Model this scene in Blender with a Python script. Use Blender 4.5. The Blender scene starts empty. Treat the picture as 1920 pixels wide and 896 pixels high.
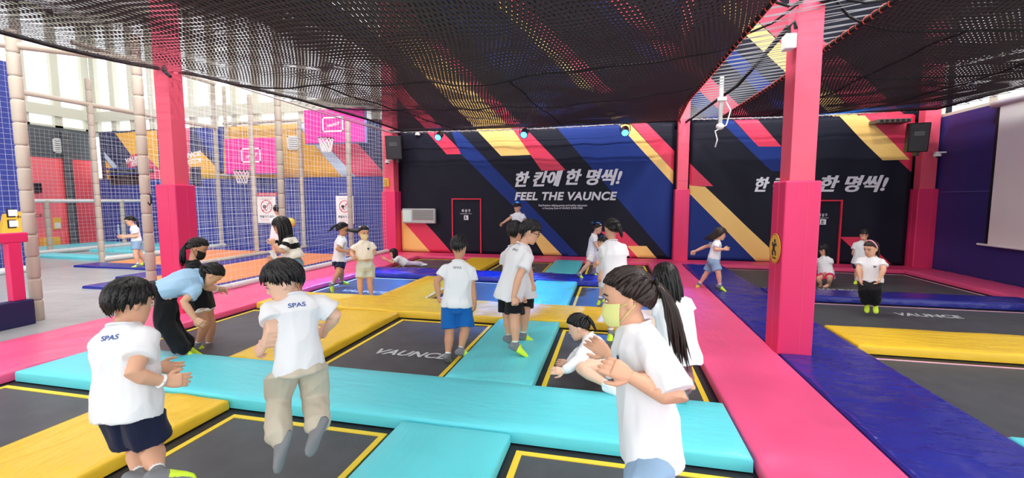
import bpy, bmesh, math, random
import numpy as np
from mathutils import Vector, Matrix, noise
from mathutils.bvhtree import BVHTree

random.seed(7)
SC = bpy.context.scene
COL = SC.collection

# ------------------------------------------------------------------ camera
F_PX, CX, CY, HOR, VPX, CAM_H = 830.0, 960.0, 448.0, 375.0, 1150.0, 1.75
PITCH = math.atan((CY - HOR) / F_PX)
YAW = math.atan((VPX - CX) * math.cos(PITCH) / F_PX)
cam_data = bpy.data.cameras.new('camera')
cam_data.sensor_width = 36.0
cam_data.lens = F_PX / 1920.0 * 36.0
cam_data.clip_start = 0.05
cam = bpy.data.objects.new('camera', cam_data)
cam.location = (0, 0, CAM_H)
cam.rotation_euler = (math.pi / 2 - PITCH, 0, YAW)
COL.objects.link(cam)
SC.camera = cam

# ------------------------------------------------------------------ world, lights, exposure
SC.view_settings.view_transform = 'Standard'
SC.view_settings.look = 'None'
SC.view_settings.gamma = 1.0
SC.view_settings.use_curve_mapping = False
SC.view_settings.exposure = 0.5
WORLD_STRENGTH = 1.6
PANEL_POWER = 150.0
FILL_PANEL_POWER = 80.0
SPOT_POWER = 1100.0
w = bpy.data.worlds.new('overcast_sky'); SC.world = w
w.use_nodes = True
bgn = w.node_tree.nodes['Background']
bgn.inputs[0].default_value = (0.97, 0.985, 1.0, 1)
bgn.inputs[1].default_value = WORLD_STRENGTH
SC.cycles.transparent_max_bounces = 24
SC.cycles.max_bounces = 8
SC.cycles.diffuse_bounces = 5
SC.cycles.use_denoising = True

def area_light(name, loc, size_x, size_y, power, color=(1, 1, 1), rot=(0, 0, 0)):
    l = bpy.data.lights.new(name, 'AREA'); l.shape = 'RECTANGLE'
    l.size, l.size_y, l.energy, l.color = size_x, size_y, power, color
    o = bpy.data.objects.new(name, l); o.location = loc; o.rotation_euler = rot
    COL.objects.link(o); return o

# ------------------------------------------------------------------ pixel <-> place (measuring helpers)
_fw = np.array([-math.sin(YAW) * math.cos(PITCH), math.cos(YAW) * math.cos(PITCH), -math.sin(PITCH)])
_rt = np.array([math.cos(YAW), math.sin(YAW), 0.0])
_up = np.cross(_rt, _fw)
CAM = np.array([0, 0, CAM_H])
def ray(x, y): return _fw * F_PX + _rt * (x - CX) - _up * (y - CY)
def G(x, y, z=0.0):
    d = ray(x, y); return CAM + d * ((z - CAM_H) / d[2])
def AY(x, y, Y):
    d = ray(x, y); return CAM + d * (Y / d[1])
def AX(x, y, X):
    d = ray(x, y); return CAM + d * (X / d[0])
def AD(x, y, D): return CAM + ray(x, y) * (D / F_PX)

# ------------------------------------------------------------------ materials
def lin(c):
    return tuple((v / 255 / 12.92) if v / 255 <= 0.04045 else ((v / 255 + 0.055) / 1.055) ** 2.4 for v in c)
MATS = {}
def mat(name, rgb, rough=0.5, spec=0.4, bump=0.0, bscale=20.0, stretch=(1, 1, 1), metal=0.0, var=0.0, vscale=3.0,
        emit=None, estr=1.0, coat=0.0, sheen=0.0, sss=0.0, bdist=0.02):
    if name in MATS: return MATS[name]
    m = bpy.data.materials.new(name); m.use_nodes = True
    nt = m.node_tree; b = nt.nodes['Principled BSDF']
    c = lin(rgb) + (1,)
    b.inputs['Base Color'].default_value = c
    b.inputs['Roughness'].default_value = rough
    b.inputs['Specular IOR Level'].default_value = spec
    b.inputs['Metallic'].default_value = metal
    b.inputs['Coat Weight'].default_value = coat
    b.inputs['Sheen Weight'].default_value = sheen
    if sss:
        b.inputs['Subsurface Weight'].default_value = sss
        b.inputs['Subsurface Radius'].default_value = (0.012, 0.005, 0.003)
        b.inputs['Subsurface Scale'].default_value = 1.0
    if emit is not None:
        b.inputs['Emission Color'].default_value = lin(emit) + (1,)
        b.inputs['Emission Strength'].default_value = estr
    if bump or var:
        tc = nt.nodes.new('ShaderNodeTexCoord'); mp = nt.nodes.new('ShaderNodeMapping')
        mp.inputs['Scale'].default_value = stretch
        nt.links.new(tc.outputs['Object'], mp.inputs[0])
    if bump:
        n = nt.nodes.new('ShaderNodeTexNoise'); n.inputs['Scale'].default_value = bscale; n.inputs['Detail'].default_value = 4
        nt.links.new(mp.outputs[0], n.inputs['Vector'])
        bp = nt.nodes.new('ShaderNodeBump'); bp.inputs['Strength'].default_value = bump; bp.inputs['Distance'].default_value = bdist
        nt.links.new(n.outputs['Fac'], bp.inputs['Height']); nt.links.new(bp.outputs[0], b.inputs['Normal'])
    if var:
        n2 = nt.nodes.new('ShaderNodeTexNoise'); n2.inputs['Scale'].default_value = vscale; n2.inputs['Detail'].default_value = 6
        nt.links.new(mp.outputs[0], n2.inputs['Vector'])
        mr = nt.nodes.new('ShaderNodeMapRange')
        mr.inputs['To Min'].default_value = 1 - var; mr.inputs['To Max'].default_value = 1 + var
        mr.inputs['From Min'].default_value = 0.25; mr.inputs['From Max'].default_value = 0.75
        nt.links.new(n2.outputs['Fac'], mr.inputs['Value'])
        mx = nt.nodes.new('ShaderNodeVectorMath'); mx.operation = 'SCALE'
        mx.inputs[0].default_value = c[:3]
        nt.links.new(mr.outputs[0], mx.inputs['Scale']); nt.links.new(mx.outputs[0], b.inputs['Base Color'])
    MATS[name] = m; return m

def vinyl(name, rgb, rough=0.38, stretch=(1, 1, 1), bump=0.22):
    return mat(name, rgb, rough=rough, spec=0.45, bump=bump, bscale=4.5, stretch=stretch, bdist=0.05)
PINK = vinyl('pink_vinyl', (236, 88, 138), stretch=(2.2, .7, 1))
PINKX = vinyl('pink_vinyl_cross', (226, 68, 118), stretch=(.7, 2.2, 1))
PILLAR = mat('pink_pillar_paint', (230, 88, 114), rough=.45)
PILLAR_PAD = mat('magenta_pillar_pad', (224, 50, 106), rough=.42, bump=.06, bscale=4)
CYAN = vinyl('turquoise_vinyl', (96, 214, 226), stretch=(.8, 2.4, 1), bump=.14)
CYANY = vinyl('turquoise_vinyl_cross', (98, 214, 224), stretch=(2.4, .8, 1), bump=.2)
YEL = vinyl('yellow_vinyl', (234, 192, 48), stretch=(.9, 2.6, 1), bump=.3)
YELY = vinyl('yellow_vinyl_cross', (234, 192, 48), stretch=(2.6, .9, 1), bump=.35)
BLUE = vinyl('royal_blue_vinyl', (30, 48, 168), rough=.25, stretch=(1.0, 2.4, 1), bump=.5)
BLUEL = vinyl('navy_blue_vinyl', (36, 42, 140), rough=.26, stretch=(1.0, 2.0, 1), bump=.45)
BED = mat('black_trampoline_mesh', (72, 75, 80), rough=.5, spec=.35, bump=.1, bscale=60, var=.22, vscale=4, bdist=.01)
APRON = mat('black_spring_cover', (34, 35, 40), rough=.55, bump=.2, bscale=14)
TAPE_Y = mat('yellow_tape', (236, 204, 54), rough=.55)
TAPE_W = mat('white_tape', (214, 220, 226), rough=.55)
TAPE_P = mat('pale_pink_tape', (232, 176, 196), rough=.55)
LOGO = mat('grey_white_print', (188, 192, 196), rough=.6)
GREYV = mat('grey_floor_vinyl', (158, 161, 163), rough=.3, spec=.5, bump=.35, bscale=2.6, stretch=(.8, 1.6, 1), var=.07, vscale=1.2, bdist=.05)
DARKF = mat('dark_concrete', (40, 41, 45), rough=.8, var=.1)
ORANGE = mat('orange_trampoline_mesh', (228, 142, 88), rough=.6, var=.05)
B_NAVY = mat('banner_navy', (25, 27, 42), rough=.55, spec=.2, bump=.25, bscale=1.6, stretch=(1.4, 1, .5), bdist=.08)
B_BLUE = mat('banner_blue', (30, 54, 128), rough=.55, spec=.2, bump=.25, bscale=1.6, stretch=(1.4, 1, .5), bdist=.08)
B_PINK = mat('banner_pink', (224, 58, 92), rough=.42, bump=.2, bscale=1.6, stretch=(1.4, 1, .5), bdist=.08)
B_YEL = mat('banner_yellow', (246, 205, 120), rough=.42, bump=.2, bscale=1.6, stretch=(1.4, 1, .5), bdist=.08)
M_BLUE = mat('painted_blue', (52, 66, 150), rough=.6, var=.05)
M_NAVY = mat('painted_navy', (46, 52, 92), rough=.6)
M_YEL = mat('painted_yellow', (240, 184, 76), rough=.6)
M_PINK = mat('painted_rose', (226, 84, 116), rough=.6)
M_LBLUE = mat('painted_pale_blue', (196, 216, 236), rough=.6)
NAVYW = mat('navy_wall_padding', (52, 50, 120), rough=.5, bump=.05, bscale=2)
CORAL = mat('coral_paint', (244, 116, 124), rough=.55)
CORALD = mat('coral_paint_gate', (240, 92, 100), rough=.55)
DGREY = mat('dark_grey_paint', (82, 88, 92), rough=.6)
WHITE = mat('white_paint', (238, 238, 236), rough=.5)
CREAM = mat('cream_steel', (204, 204, 188), rough=.5)
ROOFM = mat('white_roof_panel', (226, 228, 228), rough=.7)
FOAM = mat('beige_grey_foam', (182, 172, 158), rough=.5, bump=.15, bscale=8)
FOAMD = mat('dark_foam', (86, 88, 92), rough=.5)
NETW = mat('white_net_cord', (206, 212, 222), rough=.7)
BLK = mat('black_plastic', (24, 24, 27), rough=.4)
DKM = mat('dark_metal', (60, 60, 64), rough=.4, metal=.6)
STEEL = mat('steel_cable', (190, 190, 192), rough=.35, metal=.7)
CORDW = mat('pale_lacing_cord', (122, 124, 130), rough=.6)
REDROPE = mat('red_orange_rope', (224, 84, 66), rough=.6)
BLKROPE = mat('black_rope', (20, 20, 22), rough=.8)
INK = mat('dark_ink', (36, 36, 48), rough=.6)
REDINK = mat('red_print', (214, 44, 72), rough=.6)
SCREEN = mat('screen_fabric', (252, 247, 244), rough=.8)
BOARD = mat('hot_pink_backboard', (228, 58, 158), rough=.4)
LETTER = mat('white_lettering', (226, 228, 236), rough=.55)
SIGNY = mat('yellow_sign', (236, 186, 66), rough=.5)

# ------------------------------------------------------------------ mesh building
class MB:
    def __init__(s): s.v, s.f, s.m = [], [], []
    def add(s, verts, faces, mi=0):
        o = len(s.v); s.v.extend([tuple(float(c) for c in p) for p in verts])
        for f in faces: s.f.append(tuple(i + o for i in f)); s.m.append(mi)
    def box(s, x0, x1, y0, y1, z0, z1, mi=0):
        s.add([(x0, y0, z0), (x1, y0, z0), (x1, y1, z0), (x0, y1, z0), (x0, y0, z1), (x1, y0, z1), (x1, y1, z1), (x0, y1, z1)],
              [(0, 3, 2, 1), (4, 5, 6, 7), (0, 1, 5, 4), (1, 2, 6, 5), (2, 3, 7, 6), (3, 0, 4, 7)], mi)
    def loft(s, rings, mi=0, caps=True):
        n = len(rings[0]); vs = [p for r in rings for p in r]; fs = []
        for i in range(len(rings) - 1):
            for k in range(n):
                k2 = (k + 1) % n
                fs.append((i * n + k, i * n + k2, (i + 1) * n + k2, (i + 1) * n + k))
        if caps:
            fs.append(tuple(range(n - 1, -1, -1))); fs.append(tuple((len(rings) - 1) * n + k for k in range(n)))
        s.add(vs, fs, mi)
    def tube(s, path, r, n=8, mi=0, caps=True):
        path = [np.array(p, float) for p in path]; rings = []
        rr = r if hasattr(r, '__len__') else [r] * len(path)
        prev = None
        for i, p in enumerate(path):
            t = path[min(i + 1, len(path) - 1)] - path[max(i - 1, 0)]
            t = t / (np.linalg.norm(t) + 1e-12)
            if prev is None:
                a = np.array([0, 0, 1.0]) if abs(t[2]) < .9 else np.array([1.0, 0, 0])
            else: a = prev
            u = a - t * (a @ t); u /= (np.linalg.norm(u) + 1e-12); prev = u
            q = np.cross(t, u)
            rings.append([p + (u * math.cos(2 * math.pi * k / n) + q * math.sin(2 * math.pi * k / n)) * rr[i] for k in range(n)])
        s.loft(rings, mi, caps)
    def ball(s, c, r, nu=12, nv=8, mi=0, axes=None):
        c = np.array(c, float); r = np.array(r if hasattr(r, '__len__') else (r, r, r), float)
        A = np.eye(3) if axes is None else np.array(axes)
        rings = []
        for j in range(nv + 1):
            th = math.pi * (j / nv) if 0 < j < nv else (0.02 if j == 0 else math.pi - .02)
            rings.append([c + (A[0] * (r[0] * math.sin(th) * math.cos(2 * math.pi * k / nu)) + A[1] * (r[1] * math.sin(th) * math.sin(2 * math.pi * k / nu))
                               + A[2] * (r[2] * math.cos(th))) for k in range(nu)])
        s.loft(rings, mi)
    def grid(s, fn, nu, nv, mi=0):
        vs = [fn(i / nu, j / nv) for j in range(nv + 1) for i in range(nu + 1)]
        fs = [(j * (nu + 1) + i, j * (nu + 1) + i + 1, (j + 1) * (nu + 1) + i + 1, (j + 1) * (nu + 1) + i) for j in range(nv) for i in range(nu)]
        s.add(vs, fs, mi)
    def build(s, name, mats, parent=None, smooth=False, recalc=True, bevel=0.0):
        me = bpy.data.meshes.new(name)
        off = np.array(parent_loc(parent)) if parent else np.zeros(3)
        v = [(p[0] - off[0], p[1] - off[1], p[2] - off[2]) for p in s.v]
        me.from_pydata(v, [], s.f)
        for m in (mats if isinstance(mats, (list, tuple)) else [mats]): me.materials.append(m)
        me.polygons.foreach_set('material_index', s.m)
        if recalc or bevel:
            bm = bmesh.new(); bm.from_mesh(me)
            bmesh.ops.recalc_face_normals(bm, faces=bm.faces)
            if bevel:
                es = [e for e in bm.edges if len(e.link_faces) == 2 and e.calc_face_angle(0) > .5]
                bmesh.ops.bevel(bm, geom=es, offset=bevel, segments=2, affect='EDGES', profile=.5, clamp_overlap=True)
            bm.to_mesh(me); bm.free()
        if smooth: me.polygons.foreach_set('use_smooth', [True] * len(me.polygons))
        return link(name, me, parent)
def parent_loc(p):
    l = np.array(p.location)
    while p.parent: p = p.parent; l = l + np.array(p.location)
    return l
def link(name, me, parent=None):
    o = bpy.data.objects.new(name, me); COL.objects.link(o)
    if parent: o.parent = parent
    return o
def tag(o, label, cat, group=None):
    o['label'] = label; o['category'] = cat
    if group: o['group'] = group
    return o
def thing(name, loc, label, cat, group=None):
    o = bpy.data.objects.new(name, None); o.location = tuple(float(c) for c in loc); o.empty_display_size = .1
    COL.objects.link(o); return tag(o, label, cat, group)
def struct(o): o['kind'] = 'structure'; return o
def boxobj(name, b, m, parent=None, bevel=0.0):
    mb = MB(); mb.box(*b); return mb.build(name, m, parent, bevel=bevel)

def text_mesh(body, offset=0.0, shear=0.0, space=1.0):
    c = bpy.data.curves.new('lettering', 'FONT'); c.body = body; c.offset = offset; c.shear = shear; c.space_character = space
    c.resolution_u = 4
    o = bpy.data.objects.new('lettering', c); COL.objects.link(o)
    dg = bpy.context.evaluated_depsgraph_get()
    me = bpy.data.meshes.new_from_object(o.evaluated_get(dg))
    vs = np.array([v.co[:] for v in me.vertices]); fs = [tuple(p.vertices) for p in me.polygons]
    bpy.data.objects.remove(o); bpy.data.curves.remove(c); bpy.data.meshes.remove(me)
    lo, hi = vs.min(0), vs.max(0)
    uv = np.stack([(vs[:, 0] - lo[0]) / (hi[0] - lo[0]), (vs[:, 1] - lo[1]) / (hi[1] - lo[1])], 1)
    return uv, fs
def text_obj(name, body, o, ex, ey, m, parent, lift=(0, 0, 0), bold=0.0, **kw):
    """lettering filling the parallelogram o, o+ex, o+ey"""
    uv, fs = text_mesh(body, **kw); o, ex, ey, l = (np.array(a, float) for a in (o, ex, ey, lift))
    mb = MB(); nrm_ = np.cross(ex, ey); nrm_ = nrm_ / np.linalg.norm(nrm_)
    for q, k in enumerate((0,) if not bold else (-1, 0, 1)): mb.add([o + ex * (u + bold * k) + ey * v + l + nrm_ * .0004 * q for u, v in uv], fs)
    return mb.build(name, m, parent, recalc=False)

def striped_sheet(name, x0, x1, z0, z1, Y, base, stripes, parent=None, cell=.12, wave=None, axis='Y', back=0.02):
    """a hanging sheet in a wall plane whose printed stripes are exact polygons (material per face)"""
    bm = bmesh.new()
    nx, nz = max(1, int((x1 - x0) / cell)), max(1, int((z1 - z0) / cell))
    g = [[bm.verts.new((x0 + (x1 - x0) * i / nx, 0, z0 + (z1 - z0) * j / nz)) for i in range(nx + 1)] for j in range(nz + 1)]
    for j in range(nz):
        for i in range(nx): bm.faces.new((g[j][i], g[j][i + 1], g[j + 1][i + 1], g[j + 1][i]))
    mats = [base]
    for pts, m in stripes:
        if m not in mats: mats.append(m)
        n = len(pts)
        for a in range(n):
            p, q = pts[a], pts[(a + 1) % n]
            d = Vector((q[0] - p[0], 0, q[1] - p[1]))
            if d.length < 1e-6: continue
            nrm = Vector((-d.z, 0, d.x)).normalized()
            lo = (min(p[0], q[0]) - .3, min(p[1], q[1]) - .3); hi = (max(p[0], q[0]) + .3, max(p[1], q[1]) + .3)
            fs = [f for f in bm.faces if lo[0] <= f.calc_center_median().x <= hi[0] and lo[1] <= f.calc_center_median().z <= hi[1]]
            ge = list({e for f in fs for e in f.edges}) + fs + list({v for f in fs for v in f.verts})
            bmesh.ops.bisect_plane(bm, geom=ge, dist=1e-5, plane_co=(p[0], 0, p[1]), plane_no=nrm)
    def inside(x, z, pts):
        r = False; n = len(pts); j = n - 1
        for i in range(n):
            if (pts[i][1] > z) != (pts[j][1] > z) and x < (pts[j][0] - pts[i][0]) * (z - pts[i][1]) / (pts[j][1] - pts[i][1]) + pts[i][0]: r = not r
            j = i
        return r
    for f in bm.faces:
        c = f.calc_center_median(); f.material_index = 0
        for pts, m in stripes:
            if inside(c.x, c.z, pts): f.material_index = mats.index(m)
        f.smooth = True
    for v in bm.verts:
        v.co.y = Y + (wave(v.co.x, v.co.z) if wave else 0)
    if back:
        r = bmesh.ops.extrude_face_region(bm, geom=list(bm.faces), use_keep_orig=True)
        for e in r['geom']:
            if isinstance(e, bmesh.types.BMVert): e.co.y += back
    bmesh.ops.recalc_face_normals(bm, faces=bm.faces)
    off = parent_loc(parent) if parent else np.zeros(3)
    for v in bm.verts: v.co -= Vector(off)
    me = bpy.data.meshes.new(name); bm.to_mesh(me); bm.free()
    for m in mats: me.materials.append(m)
    return link(name, me, parent)

# ================================================================== SETTING
struct(boxobj('floor', (-21, 8.2, -4, 14, -.30, -.03), DARKF))
# --- back wall: padded below, upper storey above the net, with the diagonal stripes running on up
def pz(pts, Y=13.0):
    r = []
    for p in pts:
        a = AY(p[0], p[1], Y); r.append((a[0], a[2]))
    return r
def run_up(a, b, k=4.6):      # a stripe that runs on up-left from its two points at the net line
    (ax, az), (bx, bz) = pz([a, b])
    return [(ax, az - .3 * 0), (bx, bz), (bx - k * .98, bz + k), (ax - k * .98, az + k)]
upper = [(run_up((798, 243), (829, 243)), B_PINK), (run_up((893, 243), (960, 243)), B_YEL), (run_up((961, 243), (986, 242)), B_PINK),
         (run_up((1041, 240), (1159, 238)), B_BLUE), (run_up((1159, 234), (1182, 234)), B_YEL), (run_up((1183, 233), (1215, 233)), B_PINK),
         (run_up((1369, 222), (1415, 221)), B_PINK), (run_up((1330, 222), (1369, 222)), B_BLUE), (run_up((1480, 222), (1520, 222)), B_BLUE), (run_up((1572, 222), (1621, 221)), B_YEL), (run_up((1623, 220), (1707, 218)), B_PINK)]
upper = [([(x, max(z, 3.7)) for x, z in p], m) for p, m in upper]
o = struct(striped_sheet('wall_back', -6.9, 8.0, 3.7, 8.6, 13.12, B_NAVY, upper, cell=.35, back=.12))
struct(boxobj('wall_back_base', (-6.9, 8.0, 13.14, 13.3, -.03, 3.7), B_NAVY)).name = 'wall_back_lower'
# left stretch of the back wall: blue below, mural band above
MY = 13.42
mur = lambda pts: pz(pts, MY)
stripes = [(mur([(200, 303), (229, 336), (201, 336), (197, 300)]), M_YEL), (mur([(195, 284), (199, 289), (242, 336), (229, 336), (196, 296)]), M_LBLUE),
           (mur([(216, 250), (294, 244), (298, 317), (268, 285), (246, 291)]), M_YEL),
           (mur([(235, 307), (246, 291), (268, 285), (300, 320), (300, 336), (256, 336)]), M_PINK),
           (mur([(300, 240), (356, 240), (356, 336), (300, 336)]), M_PINK),
           (mur([(364, 242), (420, 238), (420, 326), (398, 295)]), M_BLUE),
           (mur([(355, 289), (375, 282), (398, 305), (422, 336), (356, 336)]), M_YEL),
           (mur([(420, 232), (561, 228), (562, 240), (645, 336), (420, 336)]), M_YEL),
           (mur([(562, 228), (563, 240), (645, 336), (671, 336), (571, 228)]), M_LBLUE),
           (mur([(572, 226), (671, 336), (728, 336), (712, 315), (632, 226)]), M_PINK)]
struct(striped_sheet('wall_left_back', -19.45, -6.9, 2.52, 4.36, MY, M_NAVY, stripes, cell=.25, back=.1)).name = 'wall_mural'
struct(boxobj('wall_back_blue', (-20.0, -6.9, MY, MY + .12, -.03, 2.53), M_BLUE))
struct(boxobj('wall_left', (-20.2, -20.0, -4, 13.5, -.03, 3.28), CORAL))
struct(boxobj('wall_left_upper', (-20.2, -19.99, -4, 13.5, 3.28, 4.4), DGREY))
struct(boxobj('trim_1', (-19.98, -19.9, 12.4, 13.4, .0, 3.27), CORALD))
struct(boxobj('wall_right', (7.62, 7.85, 6.2, 13.3, -.03, 3.72), NAVYW))
struct(boxobj('wall_sky_blocker', (-21, 8.2, -1.2, -1.0, 3.9, 8.75), ROOFM))  # unseen wall added to keep sky light off the upper hall
struct(boxobj('trim_2', (7.6, 7.63, 6.2, 12.6, 1.93, 1.945), mat('seam_violet', (104, 100, 176))))
# ceiling with slim lamp panels
struct(boxobj('ceiling', (-21, 8.2, -1.0, 14, 8.6, 8.75), ROOFM))
mb = MB()
for y in (1.0, 4, 7, 10, 13): mb.box(-20.5, 8, y - .12, y + .12, 8.25, 8.6)
struct(mb.build('trim_3', CREAM))
LEDM = mat('led_diffuser', (255, 255, 255), emit=(255, 252, 245), estr=6.0)
k = 0
for y in (.2, 3.0, 5.9, 8.8):
    for x in (-5.2, -2.0, 1.2, 4.6):
        t = thing('ceiling_lamp', (x, y, 8.5), 'slim white ceiling lamp panel above the black net', 'lamp', 'ceiling lamps above the net')
        boxobj('housing', (x - .66, x + .66, y - .16, y + .16, 8.5, 8.6), WHITE, t)
        boxobj('diffuser', (x - .62, x + .62, y - .12, y + .12, 8.485, 8.5), LEDM, t)
        area_light('lamp_light', (x, y, 8.46), 1.2, .25, PANEL_POWER, (1, .98, .95))
for y in (3.5, 7.0, 10.5):  # unseen lamps added to brighten the left side of the hall
    for x in (-9.0, -13.0, -17.0):
        t = thing('ceiling_lamp', (x, y, 8.5), 'added ceiling lamp panel high above the cages, brightening the left side', 'lamp', 'added fill lamps above the cages')
        boxobj('housing', (x - .66, x + .66, y - .16, y + .16, 8.5, 8.6), WHITE, t)
        boxobj('diffuser', (x - .62, x + .62, y - .12, y + .12, 8.485, 8.5), LEDM, t)
        area_light('lamp_light', (x, y, 8.46), 1.2, .25, FILL_PANEL_POWER, (1, .98, .95))
# windows: bright glazing above the mural, on the left wall and on the right
PANE = bpy.data.materials.new('window_glass'); PANE.use_nodes = True
nt = PANE.node_tree; pb = nt.nodes['Principled BSDF']
mx = nt.nodes.new('ShaderNodeMixShader'); tr = nt.nodes.new('ShaderNodeBsdfTransparent'); gl = nt.nodes.new('ShaderNodeBsdfGlossy')
gl.inputs['Roughness'].default_value = .05; mx.inputs[0].default_value = .06
nt.links.new(tr.outputs[0], mx.inputs[1]); nt.links.new(gl.outputs[0], mx.inputs[2]); nt.links.new(mx.outputs[0], nt.nodes['Material Output'].inputs[0])
def window(name, axis, fixed, a0, a1, z0, z1, step, beam=None, wid=.2):
    """mullioned window in plane axis=fixed"""
    fr = MB()
    def bx(a, b, zz0, zz1, t=.16):
        if axis == 'Y': fr.box(a, b, fixed, fixed + t, zz0, zz1)
        else: fr.box(fixed - t, fixed, a, b, zz0, zz1)
    n = max(1, round((a1 - a0) / step))
    for i in range(n + 1):
        c = a0 + (a1 - a0) * i / n; bx(c - wid / 2, c + wid / 2, z0, z1)
    bx(a0 - .01, a1 + .01, z0 - .05, z0 + .08, .18); bx(a0 - .01, a1 + .01, z1 - .15, z1, .18)
    if beam:
        if axis == 'Y': fr.box(a0, a1, fixed - .08, fixed + .2, beam - .17, beam + .2)
        else: fr.box(fixed - .2, fixed + .08, a0, a1, beam - .17, beam + .2)
    f = struct(fr.build(name, CREAM))
    p = MB()
    if axis == 'Y': p.box(a0, a1, fixed + .07, fixed + .08, z0, z1)
    else: p.box(fixed - .08, fixed - .07, a0, a1, z0, z1)
    p.build('pane', PANE, f)
window('window_1', 'Y', 13.7, -20.0, -6.9, 4.36, 8.6, .95, beam=4.98, wid=.24)
window('window_2', 'X', -20.02, -4, 13.5, 4.4, 8.6, .95, beam=4.98, wid=.24)
window('window_3', 'Y', 13.5, -20.0, -19.45, 2.53, 4.36, .6, wid=.06)
window('window_4', 'X', 7.85, 6.2, 13.2, 3.72, 8.6, 1.6, wid=.22)
# grey vinyl floor beside the cages
mb = MB()
def gf(u, v):
    x, y = -20.0 + 13.05 * u, -4 + 17.4 * v
    return (x, y, .07 + .012 * noise.noise(Vector((x * 1.3, y * .8, 0))) + .006 * noise.noise(Vector((x * 4, y * 2.5, 3))))
mb.grid(gf, 90, 110)
struct(mb.build('floor_grey_vinyl', GREYV, smooth=True)).name = 'floor_left'
# the blue partition behind the near cage post
struct(boxobj('wall_partition', (-14.6, -14.45, 2.5, 8.3, .05, 5.1), M_BLUE))

# ================================================================== PADS AND TRAMPOLINES
def pad(label, x0, x1, y0, y1, m, zt=.105, zb=.02, edge=.022, lumps=.006, crease=0.0, cdir=(1, .25), group=None, seed=0, cat='pad', name='foam_pad'):
    st = .045 if crease else .09; nx, ny = max(6, int((x1 - x0) / st)), max(6, int((y1 - y0) / st))
    xs = np.concatenate([[x0, x0, x0 + edge * .3, x0 + edge], np.linspace(x0 + edge, x1 - edge, nx)[1:-1], [x1 - edge, x1 - edge * .3, x1, x1]])
    ys = np.concatenate([[y0, y0, y0 + edge * .3, y0 + edge], np.linspace(y0 + edge, y1 - edge, ny)[1:-1], [y1 - edge, y1 - edge * .3, y1, y1]])
    pr = [zb, zt - edge, zt - edge * .3, zt]
    def prof(i, n): return pr[i] if i < 4 else (pr[n - 1 - i] if i >= n - 4 else zt)
    vs, fs = [], []
    NX, NY = len(xs), len(ys)
    for j, y in enumerate(ys):
        for i, x in enumerate(xs):
            z = min(prof(i, NX), prof(j, NY))
            if z >= zt - 1e-6:
                if crease:
                    a_ = x * cdir[0] + y * cdir[1]; b_ = y * cdir[0] - x * cdir[1]; q_ = noise.noise(Vector((b_ * 2.6 + seed * 3.1, a_ * .7, seed)))
                    m_ = noise.noise(Vector((x * .9, y * .9, seed + 20))); z += crease * max(0, 1 - abs(q_) * 4.5) ** 2 * max(0, m_ * 2 + .45)
                z += lumps * noise.noise(Vector((x * 2.1 + seed, y * 2.1, seed))) + lumps * .5 * noise.noise(Vector((x * 7, y * 5, seed + 9)))
            vs.append((x, y, z))
    for j in range(NY - 1):
        for i in range(NX - 1):
            a = j * NX + i; fs.append((a, a + 1, a + NX + 1, a + NX))
    b = [0, NX - 1, NX * NY - 1, NX * (NY - 1)]
    fs.append((b[0], b[3], b[2], b[1]))
    mb = MB(); mb.add(vs, fs)
    o = mb.build(name, m, smooth=True)
    return tag(o, label, cat, group)
def trampoline(label, x0, x1, y0, y1, tape, gx=.1, gy=.1, logo=None, group='trampoline beds', tw=.045):
    t = thing('trampoline', ((x0 + x1) / 2, (y0 + y1) / 2, -.03), label, 'trampoline', group)
    boxobj('spring_cover', (x0 - .1, x1 + .1, y0 - .1, y1 + .1, -.03, .008), APRON, t)
    boxobj('bed', (x0 + gx, x1 - gx, y0 + gy, y1 - gy, -.02, .012), BED, t)
    mb = MB(); a, b, c, d = x0 + gx, x1 - gx, y0 + gy, y1 - gy; e = tw
    mb.box(a - e / 2, b + e / 2, c - e / 2, c + e / 2, .0, .0165); mb.box(a - e / 2, b + e / 2, d - e / 2, d + e / 2, .0, .0165)
    mb.box(a - e / 2, a + e / 2, c + e / 2, d - e / 2, .0, .0165); mb.box(b - e / 2, b + e / 2, c + e / 2, d - e / 2, .0, .0165)
    mb.build('border_line', tape, t)
    if logo:
        lx, ly, wd, dp = logo
        text_obj('lettering', 'VAUNCE', (lx, ly, .0175), (wd, 0, 0), (.0, dp, 0), LOGO, t, offset=.03, shear=.25)
    return t
XA, XB, XC, XD, XE = (-5.6, -3.93), (-3.05, -1.53), (-.7, .92), None, (2.72, 6.72)
R1, R2, R3, R4 = (-.6, 2.95), (3.75, 5.9), (6.8, 8.95), (9.8, 12.15)
TR = [(XA, R1, TAPE_Y, 'black trampoline bed at the left edge in front of the pink walkway pad', None),
      (XB, R1, TAPE_Y, 'black trampoline bed under the jumping boy in beige trousers', None),
      (XC, R1, TAPE_Y, 'black trampoline bed in front of the long turquoise pad at bottom right', None),
      (XA, R2, TAPE_Y, 'black trampoline bed where the two bending girls in black stand', None),
      (XB, R2, TAPE_Y, 'black trampoline bed with white wordmark under the boy in blue shorts', (-2.62, 4.42, .88, .17)),
      (XC, R2, TAPE_Y, 'black trampoline bed under the girl sitting with folded legs', None),
      (XA, R3, TAPE_W, 'blue-lit trampoline bed under the girl in the cream mask', (-5.05, 7.38, .95, .18)),
      (XB, R3, TAPE_W, 'trampoline bed with white line behind the boy in blue shorts', None),
      (XC, R3, TAPE_Y, 'trampoline bed with blue glare behind the yellow pad, right of the turquoise strip', None),
      (XA, R4, TAPE_Y, 'far trampoline bed where a girl lies on her front', None),
      (XB, R4, TAPE_Y, 'far trampoline bed between yellow and turquoise pads before the banner', (-2.7, 11.0, .8, .16)),
      (XC, R4, TAPE_Y, 'far trampoline bed right of the last turquoise pad', None)]
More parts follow.
